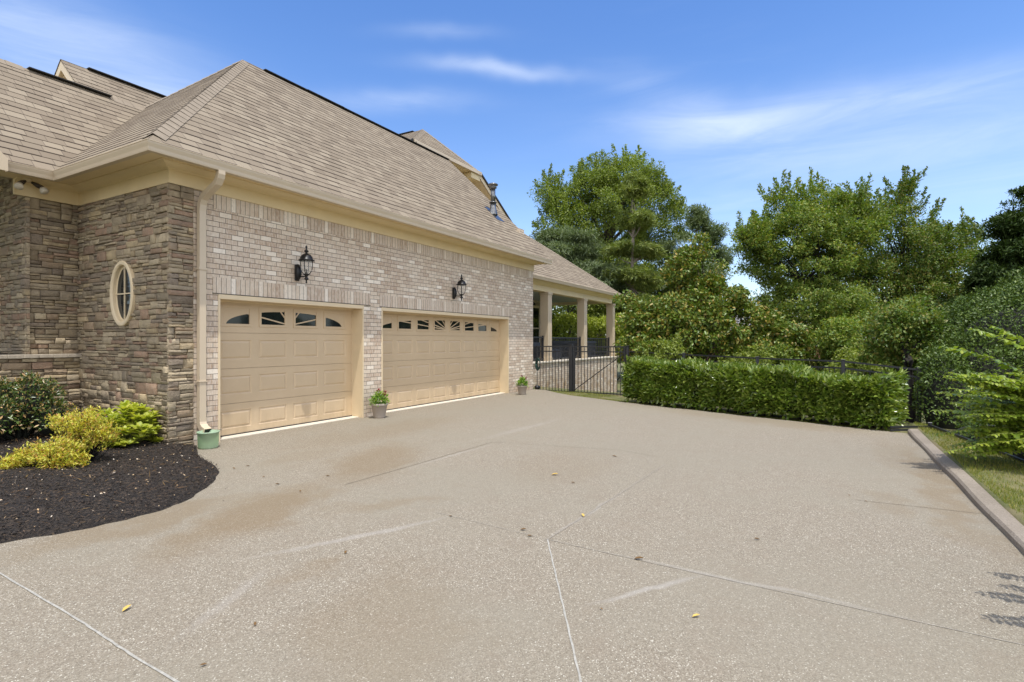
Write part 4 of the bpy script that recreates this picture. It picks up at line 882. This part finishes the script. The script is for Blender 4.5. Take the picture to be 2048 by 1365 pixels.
# ------------------------------------------------------------ hedge
HA=Vector((13.50,4.33));HB=Vector((11.45,-.98)); HD=(HB-HA).normalized(); HN=Vector((-HD.y,HD.x)); HN=HN if HN.x>0 else -HN; HL=(HB-HA).length
def hh(s): return -.07*math.exp(-((s-2.0)/.09)**2)-.07*math.exp(-((s-4.17)/.09)**2)+(.99-.015*s if s<1.98 else .925-.008*(s-2) if s<4.15 else .85-.035*(s-4.2))+.022*math.sin(s*5)+.012*math.sin(s*13)
def hedge_leaves():
    P=[];D=[];N=[]
    while len(P)<21000:
        s=RNG.random()*HL; z1=hh(s); k=RNG.random()
        dep=abs(RNG.normal())*.05-.015
        if k<.56: d=dep; z=.05+RNG.random()**.8*(z1-.06); nx=(-1,0); up=.25+.35*(z/z1)
        elif k<.84: d=RNG.random()*.95; z=z1-dep; nx=(0,1); up=1.
        elif k<.92: s=dep; d=RNG.random()*.95; z=.1+RNG.random()*(z1-.1); nx=(-2,0); up=.4
        else: s=HL-dep; d=RNG.random()*.95; z=.08+RNG.random()*(z1-.1); nx=(2,0); up=.4
        # rounded shoulders between the bushes
        lump=.045*math.sin(s*3.1+z*2)+.03*math.sin(s*7.7-z*5)+.03*math.sin(z*9+s*2)
        if nx[0]==-1: d+=lump+.12*max(0,(z/z1-.75)/.25)**2+.10*max(0,1-z/.25)*(.5+.5*math.sin(s*9))
        else: z+=lump*.6*(nx==(0,1))
        if nx[0]==-1: d+=.10*math.exp(-((s-2.0)/.1)**2)+.10*math.exp(-((s-4.17)/.1)**2)
        p=HA+HD*s+HN*d; o=-HN if nx[0]==-1 else (HD*(1 if nx[0]==2 else -1) if nx[0] else Vector((0,0)))
        P.append((p.x,p.y,z)); r=RNG.normal(size=3)*.6
        D.append((o.x*.75+r[0],o.y*.75+r[1],up+r[2]*.8)); q=RNG.normal(size=3)*.45; N.append((o.x*.35+q[0],o.y*.35+q[1],.75+q[2]))
    n=len(P); L=.10+.08*RNG.random(n); return leaves(P,D,N,L,L*.34,.16,.08,full=True)
v,f=hedge_leaves(); HG=thing('hedge',(HA.x,HA.y,0),'clipped laurel hedge in three stepped heights along the far edge of the driveway','hedge')
mk('foliage',v,f,M['laurel'],HG)
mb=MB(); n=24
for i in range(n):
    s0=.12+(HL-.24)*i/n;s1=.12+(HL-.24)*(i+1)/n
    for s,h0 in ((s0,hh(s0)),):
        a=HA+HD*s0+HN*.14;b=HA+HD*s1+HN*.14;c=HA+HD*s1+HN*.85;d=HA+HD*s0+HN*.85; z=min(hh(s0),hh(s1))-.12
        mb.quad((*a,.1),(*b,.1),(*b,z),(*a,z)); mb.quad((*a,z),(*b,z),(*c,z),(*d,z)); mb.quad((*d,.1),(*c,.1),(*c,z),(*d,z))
for i in range(26):
    s=.15+(HL-.3)*RNG.random(); p=HA+HD*s+HN*(.25+.4*RNG.random()); mb.tube([(p.x,p.y,-.05),(p.x+.03,p.y,.2)],.014,6)
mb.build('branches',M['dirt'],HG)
# ------------------------------------------------------------ trees
def bl(px,py,d,rx,ry,deep=1.): p=at(px,d); k=d/1085; return (p[0],p[1],hz(py,d),rx*k*deep,rx*k,ry*k)
def gb(px,d): p=at(px,d); return (p[0],p[1],gh(p[0],p[1]))
def shoots(t,mt,blobs,n,l0,l1,leaf,seed=1,minup=.1):
    r=np.random.default_rng(seed); P=[];D=[];N=[]; mb=MB()
    for i in range(n):
        b=np.array(blobs[int(r.integers(len(blobs)))],float); d=r.normal(size=3); d/=np.linalg.norm(d)
        if d[2]<minup: d[2]=abs(d[2])+minup
        d/=np.linalg.norm(d); s=b[:3]+d*b[3:6]*.85; g=d*.8+np.array([0,0,.75])+r.normal(size=3)*.2; g/=np.linalg.norm(g); L=l0+(l1-l0)*r.random(); pass
        k=int(L/leaf*13); q=r.random(k); P.append(s+g*(q*L)[:,None]+r.normal(size=(k,3))*(leaf*1.0*(1.15-q))[:,None]); D.append(g+r.normal(size=(k,3))*.7); N.append(r.normal(size=(k,3))*.6+np.array([0,0,.5]))
    P=np.concatenate(P);D=np.concatenate(D);N=np.concatenate(N); L=leaf*(.7+.6*r.random(len(P))); v,f=leaves(P,D,N,L,L*.55,.15,.1); mk('shoots',v,f,M[mt],t)
OT=tree('oak_tree',gb(1200,38),6.5,[bl(1215,430,38,100,95),bl(1125,480,37,52,75),bl(1310,440,38,55,75),bl(1180,560,37,115,70),bl(1255,360,38,62,40),bl(1105,400,37,24,36),bl(1190,370,38,45,45),bl(1280,590,39,90,70)],640,300,.62,.125,'oak','large broad oak tree rising above the porch roof','tree',tr=.4,shell=.72,limbs=60,group=None)
shoots(OT,'oak',[bl(1215,430,38,100,95),bl(1255,360,38,62,40),bl(1190,370,38,45,45),bl(1125,480,37,52,75),bl(1310,440,38,55,75),bl(1105,400,37,24,36)],150,.5,1.3,.15,1)
tree('pine_tree',gb(1266,30),8.6,[bl(1268,372,30,22,26),bl(1268,440,30,34,22),bl(1295,505,30,34,9),bl(1235,498,30,26,14),bl(1252,552,30,42,9),bl(1300,566,30,36,9),bl(1245,604,30,48,11),bl(1290,615,30,40,10)],110,420,.40,.26,'pine','tall thin pine with a bare pale trunk in front of the oak','tree',bark='paleb',tr=.14,flat=.35,limbs=40,shell=.4,nw=.16)
tree('blue_pine',gb(1140,33),3.5,[bl(1150,500,32,46,40),bl(1180,560,31,52,34),bl(1105,490,33,32,45),bl(1215,585,31,35,20)],130,380,.5,.26,'bpine','bluish green pine close behind the porch roof','tree',flat=.4,limbs=25,nw=.16)
tree('far_pine',gb(1400,36),5,[bl(1395,445,36,26,26),bl(1425,470,36,20,20),bl(1360,500,36,42,32),bl(1425,520,36,38,34),bl(1385,560,36,70,40)],120,300,.5,.26,'bpine','grey green pine top showing above the magnolia','tree',flat=.5,nw=.18)
MG=tree('magnolia_tree',gb(1400,17),1.5,[bl(1385,545,17.3,50,46),bl(1412,600,17.2,70,38),bl(1345,655,16.8,78,62),bl(1455,665,17,95,58),bl(1545,690,16.8,66,46),bl(1388,495,17.3,24,22),bl(1290,640,17,38,34),bl(1600,725,17,34,28),bl(1262,606,17.5,22,15),bl(1310,700,16.5,60,34)],560,120,.24,.105,'magn','broad magnolia with glossy bronze backed leaves beside the porch','tree',tr=.09,limbs=60,trunks=2,up=.35,full=True,shell=.8)
ET=tree('elm_tree',gb(1603,19.5),2.4,[bl(1600,500,19.5,100,90),bl(1512,500,19,30,50),bl(1552,600,19,26,40),bl(1690,475,19.5,66,72),bl(1640,405,19.5,46,24),bl(1562,410,19.5,20,18),bl(1630,620,19,95,62),bl(1720,425,19.5,30,30),bl(1580,440,19.5,40,30),bl(1478,470,19,12,14),bl(1640,380,19.5,12,12)],700,150,.25,.08,'elm','loose green elm with a dark trunk standing behind the middle of the fence','tree',bark='darkb',tr=.1,limbs=90,shell=.75,spread=.15,jag=.16)
shoots(ET,'elm',[bl(1600,500,19.5,100,90),bl(1505,515,19,36,62),bl(1690,475,19.5,66,72),bl(1640,405,19.5,46,24),bl(1562,410,19.5,20,18),bl(1720,425,19.5,30,30)],130,.3,.95,.085,2)
ST=tree('slender_elm',gb(1775,20.5),2.6,[bl(1790,500,20.5,86,84),bl(1865,505,21,52,50),bl(1795,415,20.5,26,20),bl(1812,392,20.5,10,12),bl(1740,590,20.5,84,72),bl(1900,560,20.5,64,60),bl(1850,620,20,84,60),bl(1765,425,20.5,32,22),bl(1925,490,21.5,36,34),bl(1700,640,20,60,40)],680,140,.27,.085,'elm2','darker green elm with several thin trunks to the right of the loose elm','tree',bark='darkb',tr=.1,limbs=80,trunks=3,spread=.5,shell=.75,jag=.14)
shoots(ST,'elm2',[bl(1790,500,20.5,86,84),bl(1865,505,21,52,50),bl(1795,415,20.5,26,20),bl(1812,392,20.5,10,12),bl(1925,490,21.5,36,34),bl(1900,560,20.5,64,60)],110,.3,1.0,.085,3)
tree('spruce_tree',gb(2040,17.5),3,[bl(2048,400,17.5,20,22),bl(2046,450,17.5,44,26),bl(2046,505,17.5,66,26),bl(2050,560,17.5,95,30),bl(2040,620,17.5,130,36)],380,230,.34,.15,'spruce','dark spruce at the right edge taller than the round holly','tree',bark='darkb',tr=.15,flat=.35,limbs=50,shell=.6,up=.7,nw=.3)
# the round holly: a close skin of small glossy leaves
def skin_bush(name,base,blobs,n,leaf,mt,label,cat='shrub',lump=.09,group=None,full=False,inn=.25,wd=.5,core=True,up=.35,trunkr=.03):
    t=thing(name,tuple(base),label,cat,group); B=[np.array(b,float) for b in blobs]; w_=np.array([b[3]*b[4]+b[4]*b[5]+b[3]*b[5] for b in B]); w_/=w_.sum(); P=[];O=[]
    for b,ww in zip(B,w_):
        k=int(n*ww); d=rnd(k); d[:,2]=np.where(d[:,2]<-.35,-d[:,2],d[:,2]); lm=1+lump*(np.sin(d[:,0]*7+b[0])*np.sin(d[:,1]*6+b[1])+np.sin(d[:,2]*9+d[:,0]*5)*.7+RNG.normal(size=k)*.35)
        p=b[:3]+d*b[3:6]*(lm*(1-inn*RNG.random(k)**2.5))[:,None]; ok=np.ones(k,bool)
        for c in B:
            if c is not b: ok&=(((p-c[:3])/c[3:6])**2).sum(1)>.6
        ok&=p[:,2]>base[2]+.02
        P.append(p[ok]);O.append(d[ok])
    P=np.concatenate(P);O=np.concatenate(O);k=len(P); L=leaf*(.6+.8*RNG.random(k))
    v,f=leaves(P,O*.7+rnd(k)*.75,O*.6+rnd(k)*.5+np.array([0,0,up]),L,L*wd,.12,.08,full=full); mk('foliage',v,f,M[mt],t)
    mb=MB()
    for i in range(14):
        b=B[i%len(B)]; e=b[:3]+rnd(1)[0]*b[3:6]*.7; mb.tube(bend((base[0]+RNG.normal()*.04,base[1]+RNG.normal()*.04,base[2]-.05),e,.08,5),list(np.linspace(trunkr,trunkr*.25,5)),6)
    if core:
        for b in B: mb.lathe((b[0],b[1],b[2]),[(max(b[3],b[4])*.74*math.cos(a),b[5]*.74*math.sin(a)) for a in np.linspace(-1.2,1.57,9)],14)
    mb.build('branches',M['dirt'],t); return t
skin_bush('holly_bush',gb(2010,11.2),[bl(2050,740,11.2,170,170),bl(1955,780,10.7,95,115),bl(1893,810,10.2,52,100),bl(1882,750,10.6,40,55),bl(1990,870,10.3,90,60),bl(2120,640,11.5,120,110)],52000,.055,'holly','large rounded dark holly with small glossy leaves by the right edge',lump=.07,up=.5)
skin_bush('low_shrub',(10.3,-2.5,-.3),[(11.0,-2.3,-.05,.7,.4,.42),(10.0,-2.6,-.05,.8,.45,.45),(8.9,-2.9,-.05,.8,.45,.48),(7.8,-3.2,-.05,.8,.45,.5),(6.9,-3.5,-.05,.7,.4,.5)],11000,.06,'holly','low dark evergreen shrubs behind the low fence at the lawn edge',up=.4,lump=.12)
# undergrowth beyond the fence
US=[(1330,738,15.6,60,26,'shrub','green shrub beyond the fence below the magnolia'),(1500,742,15.5,60,26,'shrub','low green shrub beyond the fence left of the dark elm trunk'),(1690,680,16,46,48,'elm','tall leafy green shrub right of the dark elm trunk'),(1765,725,15,66,36,'elm','green shrub below the slender elm'),(1700,752,14.6,50,20,'shrub','low green shrub just behind the last full fence panel'),(1560,762,15.5,36,18,'elm','low shrub behind the fence at the elm foot'),(1575,700,21,40,24,'elm2','small dark tree between the magnolia and the elm'),(1830,660,16.5,56,60,'elm2','dark leafy shrub under the slender elm crown')]
for px,py,d,rx,ry,m_,lb in US:
    g=gb(px,d); tree('fence_shrub',g,.35,[bl(px,py,d,rx,ry),bl(px-rx*.6,py+ry*.4,d,rx*.5,ry*.6),bl(px+rx*.5,py+ry*.5,d,rx*.6,ry*.6),(g[0],g[1],g[2]+.9,rx*d/1085*.8,rx*d/1085*.8,.9)],120,110,.22,.08,m_,lb,'shrub',bark='darkb',tr=.03,limbs=20,group='shrubs beyond the fence',trunks=2,spread=.1,jag=.15)
GS=[(1140,655,29.5,50,24,'lime'),(1205,662,29,42,24,'lime'),(1275,655,28.5,45,30,'lime'),(1140,612,30.5,50,26,'shrub'),(1212,612,30.5,45,26,'shrub'),(1080,650,30,36,44,'wood')]
LB=['lime green shrub seen between the first two porch columns','lime green shrub seen between the last two porch columns','lime green shrub just right of the last porch column','taller green shrub seen under the porch beam left','taller green shrub seen under the porch beam right','dark shrub behind the first porch column']
for (px,py,d,rx,ry,m_),lb in zip(GS,LB): skin_bush('garden_shrub',gb(px,d),[bl(px,py,d,rx,ry),bl(px-rx*.4,py+ry*.7,d,rx*.7,ry*.8),bl(px+rx*.4,py+ry*.7,d,rx*.7,ry*.8),bl(px,py+ry*1.6,d,rx,ry)],6000,.14,m_,lb,lump=.18,group='shrubs behind the porch',core=False,inn=.5)
# dark stems by the end of the hedge
T=tree('dark_stem_tree',gb(1812,11.6),1.3,[bl(1806,655,12,62,48),bl(1850,700,12,40,40),bl(1780,705,12.4,46,34),bl(1820,725,11.9,40,22)],110,110,.22,.075,'elm2','dark trunks of a small tree just beyond the right end of the hedge','tree',bark='darkb',tr=.075,trunks=3,spread=.1,limbs=14,jag=.15)
# far wood behind everything
P=[]
for i in range(1500):
    px=950+RNG.random()*1350; d=50+RNG.random()*16; top=625+14*math.sin(px*.013)+10*math.sin(px*.041)+(28 if 1430<px<1500 else 0); py=top+RNG.random()**1.4*(720-top); q=at(px,d); P.append((q[0],q[1],hz(py,d)))
P=np.array(P); P=np.repeat(P,42,axis=0)+RNG.normal(size=(len(P)*42,3))*np.array([.9,.9,.6]); k=len(P)
v,f=leaves(P,rnd(k),rnd(k)+np.array([0,0,.6]),.42,.26,.1); tag(mk('woodland',v,f,M['wood']),'dark green mass of woodland far beyond the fence','woodland',kind='stuff')
# neighbour's house
def nb():
    a=at(1505,34);b=at(1905,37); a=Vector(a);b=Vector(b); d=(b-a).normalized(); n=Vector((d.y,-d.x)); n=n if n.dot(Vector(FW))<0 else -n
    T=thing('neighbour_house',(a.x,a.y,gh(a.x,a.y)),"neighbour's brown brick house with a grey roof glimpsed through the trees",'house'); L=(b-a).length
    P=lambda s,t,z:(*(a+d*s-n*t),z)
    mb=MB(); 
    mb.quad(P(0,0,-4),P(L,0,-4),P(L,0,1.35),P(0,0,1.35)); mb.quad(P(0,0,-4),P(0,8,-4),P(0,8,1.35),P(0,4,3.3),P(0,0,1.35)); mb.quad(P(L,0,-4),P(L,8,-4),P(L,8,1.35),P(L,4,3.3),P(L,0,1.35)); mb.quad(P(0,8,-4),P(L,8,-4),P(L,8,1.35),P(0,8,1.35))
    mb.build('wall',simple('brown_brick',(.20,.10,.06),.9,.2,9),T)
    mb=MB()
    for q in ((P(-.4,-.5,1.2),P(L+.4,-.5,1.2),P(L+.4,4,3.35),P(-.4,4,3.35)),(P(-.4,8.5,1.2),P(L+.4,8.5,1.2),P(L+.4,4,3.35),P(-.4,4,3.35))): roof_plane(mb,q,q[0],tuple(Vector(q[1])-Vector(q[0])),step=.3,t=.03)
    mb.build('roof',simple('grey_roof',(.19,.185,.19),.9,.12,6),T)
    for s in (2,5,8,11):
        mb=MB(); mb.quad(P(s,-.03,-.9),P(s+1.1,-.03,-.9),P(s+1.1,-.03,.7),P(s,-.03,.7)); mb.build('window',M['glass'],T)
nb()
# ------------------------------------------------------------ crape myrtles reaching in from the right
def myrtle(label,base,tips,extra,seed):
    r=np.random.default_rng(seed); t=thing('crape_myrtle',base,label,'shrub','crape myrtles on the lawn'); mb=MB(); P=[];D=[];N=[]; L=[]
    base=np.array(base,float)
    allt=[(np.array(q,float),True) for q in tips]+[(np.array(q,float),False) for q in extra]
    for q,main in allt:
        a=base+np.array([r.normal()*.05,r.normal()*.05,0]); m=a+(q-a)*.5+np.array([0,0,.32+.12*r.random()+max(0,q[2]-1.)*.25])
        pts=[]
        for s in np.linspace(0,1,16): pts.append((1-s)**2*a+2*s*(1-s)*m+s*s*q)
        mb.tube([tuple(p) for p in pts],list(np.linspace(.012,.0022,16)),5,cap=False)
        ln=sum(np.linalg.norm(pts[i+1]-pts[i]) for i in range(15)); k=int(ln*.8/.042)
        for j in range(k):
            s=.2+.8*(j+.5)/k; p=(1-s)**2*a+2*s*(1-s)*m+s*s*q; tg=2*(1-s)*(m-a)+2*s*(q-m); tg/=np.linalg.norm(tg); sd=np.cross(tg,[0,0,1]); sd/=np.linalg.norm(sd)+1e-6; up=np.cross(sd,tg)
            for sg in (1,-1):
                P.append(p); D.append(sg*sd*.95+tg*.35+up*r.normal()*.25+r.normal(size=3)*.12+np.array([0,0,-.22])); N.append(up+sd*r.normal()*.45+tg*r.normal()*.4+sg*sd*-.25); L.append((.095 if main else .078)*(.75+.5*r.random())*(1-.45*max(0,s-.85)/.15))
        P.append(q);D.append(tg+r.normal(size=3)*.1);N.append(up);L.append(.035)
    v,f=leaves(P,D,N,L,np.array(L)*.6,.1,.16,full=True); mk('foliage',v,f,M['myrtle'],t); mb.build('branches',M['stem'],t,True); return t
def gx(px,py,X):
    r=np.array([*(FW+RT*(px-1024)/1085),-(py-682.5)/1085]); return tuple(np.array([0,0,EYE])+r*X/r[0])
tips=[gx(1880,693,8.2),gx(1945,658,8.3),gx(1906,748,8.2),gx(1876,785,8.1),gx(1866,822,8.3),gx(1985,652,8.5),gx(1870,868,8.4)]
r5=np.random.default_rng(5)
extra=[gx(1890+170*r5.random(),745+170*r5.random(),7.9+1.0*r5.random()) for i in range(150)]+[(8.3+r5.random()*1.2,-2.4-r5.random(),.4+r5.random()*1.2) for i in range(50)]
extra=[(a,b,max(c,.22)) for a,b,c in extra]
myrtle('crape myrtle arching long leafy branches over the lawn at the right edge',(9.0,-3.3,.05),tips,extra,3)
myrtle('crape myrtle beside the kerb near the viewer, beyond the right edge',(4.4,-3.0,.05),[(4.55,-1.3,1.2),(4.3,-1.34,1.35),(3.75,-1.12,1.25),(3.5,-1.22,1.1),(4.1,-1.2,1.4)],[(3.5+r5.random()*1.6,-1.75-r5.random(),.7+r5.random()*.9) for i in range(30)],4)
# ------------------------------------------------------------ planting bed
def hydrangea():
    T=thing('hydrangea',(3.95,8.45,.1),'lime green broad leaved hydrangea in front of the stone wall','shrub'); P=[];D=[];N=[];L=[]; mb=MB()
    c=np.array([3.93,8.45,.10])
    for i in range(120):
        d=rnd(1)[0]; d[2]=abs(d[2])*1.0+.05; d/=np.linalg.norm(d); e=c+d*np.array([.50,.56,.60])*(.72+.3*RNG.random()); e[0]=min(e[0],4.26)
        mb.tube(bend(c+np.array([d[0]*.1,d[1]*.1,0]),e,.05,5),[.008,.007,.006,.005,.003],5,cap=False); ph=RNG.random()*6
        for k in range(9):
            a=ph+k*2.4; el=.15+.09*k; o=np.array([math.cos(a)*math.cos(el),math.sin(a)*math.cos(el),math.sin(el)]); o=o+d*.35
            P.append(e-d*.02*(9-k)*.5); D.append(o); N.append(np.array([0,0,1])+d*.3-o*.3+RNG.normal(size=3)*.12); L.append((.15-.010*k)*(.8+.4*RNG.random()))
    v,f=leaves(P,D,N,L,np.array(L)*.66,.09,.16,full=True); mk('foliage',v,f,M['hyd'],T); mb.build('stems',M['stem'],T)
hydrangea()
def golden(loc,blobs,n,label):
    T=thing('golden_shrub',loc,label,'shrub','golden leaved shrubs in the mulch bed'); P=[];D=[];N=[];L=[]; mb=MB(); b0=np.array(loc)
    for i in range(n):
        b=blobs[i%len(blobs)]; b=np.array(b); d=rnd(1)[0]; d[2]=d[2]*.8+.35; d/=np.linalg.norm(d); e=b[:3]+d*b[3:6]*(.5+.75*RNG.random()); e[2]=max(e[2],.1)
        s=b0+np.array([(b[0]-b0[0])*.5+RNG.normal()*.03,(b[1]-b0[1])*.5+RNG.normal()*.03,0]); pts=bend(s,e,.07,6); mb.tube(pts,list(np.linspace(.005,.0012,6)),4,cap=False)
        tg=np.array(pts[-1])-np.array(pts[-2]); tg/=np.linalg.norm(tg); k=26
        for j in range(k):
            q=.55+.5*j/k; p=np.array(pts[-1])*min(q,1.02)+np.array(pts[-3])*(1-min(q,1.02)) if q<1 else np.array(pts[-1]); p=p+RNG.normal(size=3)*.018
            P.append(p); D.append(rnd(1)[0]*.8+tg*.7+np.array([0,0,.2])); N.append(rnd(1)[0]*.5+np.array([0,0,.8])); L.append(.026+.024*RNG.random())
    v,f=leaves(P,D,N,L,np.array(L)*.38,.12,.1); mk('foliage',v,f,M['gold'],T); mb.build('twigs',M['darkb'],T)
golden((3.08,7.72,.09),[(3.1,7.75,.60,.26,.29,.14),(3.2,7.6,.42,.2,.22,.17),(3.05,7.7,.3,.13,.16,.15)],270,'taller golden leaved shrub with an airy reddish top in the mulch bed')
golden((2.78,7.6,.09),[(2.82,7.55,.27,.22,.25,.17),(2.68,7.75,.24,.2,.2,.14),(2.85,7.45,.18,.18,.22,.12)],220,'lower spreading golden leaved shrub at the front of the mulch bed')
golden((2.5,7.82,.09),[(2.5,7.82,.16,.1,.1,.09)],45,'tiny golden leaved shrub at the left edge of the picture')
T=skin_bush('dark_shrub',(3.3,10.0,.1),[(3.4,9.98,.62,.36,.36,.42),(3.1,10.2,.6,.42,.36,.40),(3.55,9.75,.42,.25,.25,.3),(2.9,9.9,.45,.4,.4,.35)],9000,.05,'box','dark leaved shrub with brown dead leaves beneath the stone ledge',lump=.16,inn=.55,up=.3,wd=.36)
# yellow sign lying in the mulch
def gz(px,py,z=.1): r=np.array([*(FW+RT*(px-1024)/1085),-(py-682.5)/1085]); t=(z-EYE)/r[2]; q=np.array([0,0,EYE])+r*t; return Vector((q[0],q[1],z))
a,b,c,d=gz(-55,1000),gz(50,979),gz(27,971,.13),gz(-60,982,.13); mb=MB(); up=Vector((0,0,.008)); mb.quad(a,b,c,d); mb.quad(a+up,b+up,c+up,d+up); 
for p,q in ((a,b),(b,c),(c,d),(d,a)): mb.quad(p,q,q+up,p+up)
SG=tag(mb.build('yard_sign',M['sign']),'small yellow sign lying flat in the mulch at the left edge','sign')
mb=MB(); up2=Vector((0,0,.0095))
def sp(u,v_): return a+(b-a)*u+((d+(c-d)*u)-(a+(b-a)*u))*v_+up2
for (u0,v0,u1,v1) in ((.03,.12,.96,.12),(.03,.88,.96,.88),(.62,.3,.64,.7),(.64,.7,.70,.7),(.70,.7,.70,.3),(.76,.3,.76,.7),(.80,.3,.86,.7),(.86,.7,.92,.3),(.50,.3,.50,.7),(.50,.5,.58,.5),(.58,.3,.58,.7)):
    p,q=sp(u0,v0),sp(u1,v1); n_=(q-p).cross(Vector((0,0,1))).normalized()*.006; mb.quad(p-n_,q-n_,q+n_,p+n_)
mb.build('lettering',M['black'],SG)
mb=MB(); mb.tube([tuple(gz(-20,948,.12)),tuple(gz(25,951,.13)),tuple(gz(62,950,.12))],.005,6); tag(mb.build('white_cord',M['sill'],None,True),'thin white cord lying on the mulch left of the golden shrub','cord')
# ------------------------------------------------------------ pots and bucket
def pot(x,y,r,h,label,seed):
    rr=np.random.default_rng(seed); T=thing('flower_pot',(x,y,0),label,'plant pot','taupe flower pots by the garage doors')
    mb=MB(); mb.lathe((x,y,0),[(0,.004),(r*.64,.004),(r*.66,.02),(r*.90,h-.045),(r*.985,h-.042),(r,h-.03),(r,h-.006),(r*.985,h),(r*.92,h),(r*.90,h-.03),(r*.88,h-.05),(0,h-.05)],36); mb.build('pot',M['pot'],T,True)
    mb=MB(); mb.lathe((x,y,0),[(r*.89,h-.035),(r*.5,h-.025),(0,h-.022)],24); mb.build('soil',M['soil'],T)
    P=[];D=[];N=[];L=[]
    for i in range(420):
        d=rr.normal(size=3); d/=np.linalg.norm(d); d[2]=abs(d[2]); e=np.array([x,y,h-.02])+d*np.array([r*.95,r*.95,.24])*(.45+.6*rr.random()); P.append(e);D.append(d+rr.normal(size=3)*.5);N.append(np.array([0,0,1])+rr.normal(size=3)*.4);L.append(.045+.04*rr.random())
    v,f=leaves(P,D,N,L,np.array(L)*.45,.1,.1,full=True); mk('foliage',v,f,M['flow'],T)
    P=[];D=[];N=[];L=[]
    for cx,cy_,cz_ in ((.06,-.1,.24),(-.07,-.03,.29),(.0,-.12,.2)):
        for k in range(12): a=rr.random()*6.28; P.append((x+cx+rr.normal()*.012,y+cy_+rr.normal()*.012,h+cz_-.02+rr.normal()*.01)); D.append((math.cos(a),math.sin(a),.35+rr.normal()*.3)); N.append((0,0,1)+rr.normal(size=3)*.2); L.append(.05)
    v,f=leaves(P,D,N,L,np.array(L)*.7,.1,.1); mk('flower',v,f,M['red'],T)
pot(8.27,7.80,.175,.295,'taupe flower pot with red flowers beside the brick pier between the doors',1); pot(13.9,7.55,.16,.27,'taupe flower pot with red flowers at the far end of the garage wall',2)
T=thing('bucket',(4.70,7.77,0),'pale green plastic bucket under the downspout','bucket')
M['bucket'],N,b=mat('green_plastic'); setp(N,b,col=(.50,.66,.46),rough=.35); tb=N.n('ShaderNodeBsdfTranslucent',{'Color':(.32,.46,.26,1)}); mx=N.n('ShaderNodeMixShader',{0:.35,1:b.outputs[0],2:tb.outputs[0]}); N.t.links.new(mx.outputs[0],N.t.nodes['Material Output'].inputs[0])
mb=MB(); r=.142; mb.lathe((4.70,7.77,0),[(0,.003),(r*.88,.003),(r*.9,.015),(r*.93,.02),(r*.99,.225),(r*1.06,.226),(r*1.07,.24),(r*1.0,.243),(r*.96,.236),(r*.9,.03),(0,.025)],36); mb.build('pail',M['bucket'],T,True)
mb=MB(); mb.tube([(4.70+.15*math.cos(t),7.77+.15*math.sin(t)*.9-.0,.236+.012*math.sin(t)) for t in np.linspace(-2.6,.4,14)]+[(4.93,7.80,.225)],.004,6); mb.build('handle',M['vent'],T,True)
# ------------------------------------------------------------ litter on the drive
def litter(name,px,py,L,ang,mt,label,group=None,curl=.3):
    p=gz(px,py,.006); a=R(ang); d=(math.cos(a),math.sin(a),.08); v,f=leaves([tuple(p)],[d],[(0,0,1)],L,L*.45,curl,-.1,full=True); return tag(mk(name,v,f,M[mt]),label,'leaf',group)
litter('fallen_leaf',244,1224,.065,20,'dryy','yellow fallen leaf lying on the left foreground concrete','fallen leaves')
litter('fallen_leaf',1384,1234,.05,-50,'dryy','curled yellow leaf lying right of the straight centre joint','fallen leaves')
litter('fallen_leaf',1168,1034,.06,40,'dryy','small tan leaf on the faint joint in the middle of the driveway','fallen leaves')
litter('fallen_leaf',1268,1118,.07,-70,'dry','long thin brown leaf on the middle driveway','fallen leaves')
litter('fallen_leaf',1102,950,.09,-70,'dryy','reddish tan leaf on the driveway in line with the double garage door','fallen leaves')
litter('fallen_leaf',1040,1060,.055,-60,'dry','brown leaf just left of the meeting of the pale joints','fallen leaves')
LBD=['small dark leaf on the far concrete right of the centre', 'small dark leaf near the middle joint of the drive', 'dark leaf on the faint pale band left of centre', 'dark crumb of leaf at the tip of the brown stain', 'dark leaf just right of the mulch corner', 'dark leaf beside the mulch tip, a little further out', 'dark twig piece on the concrete below the single door', 'dark speck of leaf at the lower left of the foreground', 'dark leaf at the meeting of the two pale joints', 'tiny dark leaf left of the short worn pale band', 'dark leaf in the right half of the drive, the right one of two', 'dark leaf in the right half of the drive, the left one of two', 'thin dark twig on the right middle of the drive', 'dark leaf on the concrete near the far flower pot', 'dark leaf at the edge of the brown stain under the joint', 'dark leaf in the upper brown stain', 'dark leaf at the left foreground above the pale joint', 'dark twig piece right of the upper brown stain']
for (px,py,L),lbd in zip(((1234,914,.07),(1150,966,.05),(690,1108,.045),(905,1032,.04),(470,938,.05),(500,932,.05),(525,955,.04),(415,1328,.035),(1065,1072,.05),(1206,1220,.025),(1735,1004,.03),(1700,992,.03),(1520,1079,.05),(1092,757+50,.05),(560,968,.06),(600,984,.04),(510,1252,.035),(660,952,.05)),LBD):
    litter('dark_leaf',px,py,L,RNG.random()*180,'dry',lbd,'dark leaves on the driveway')
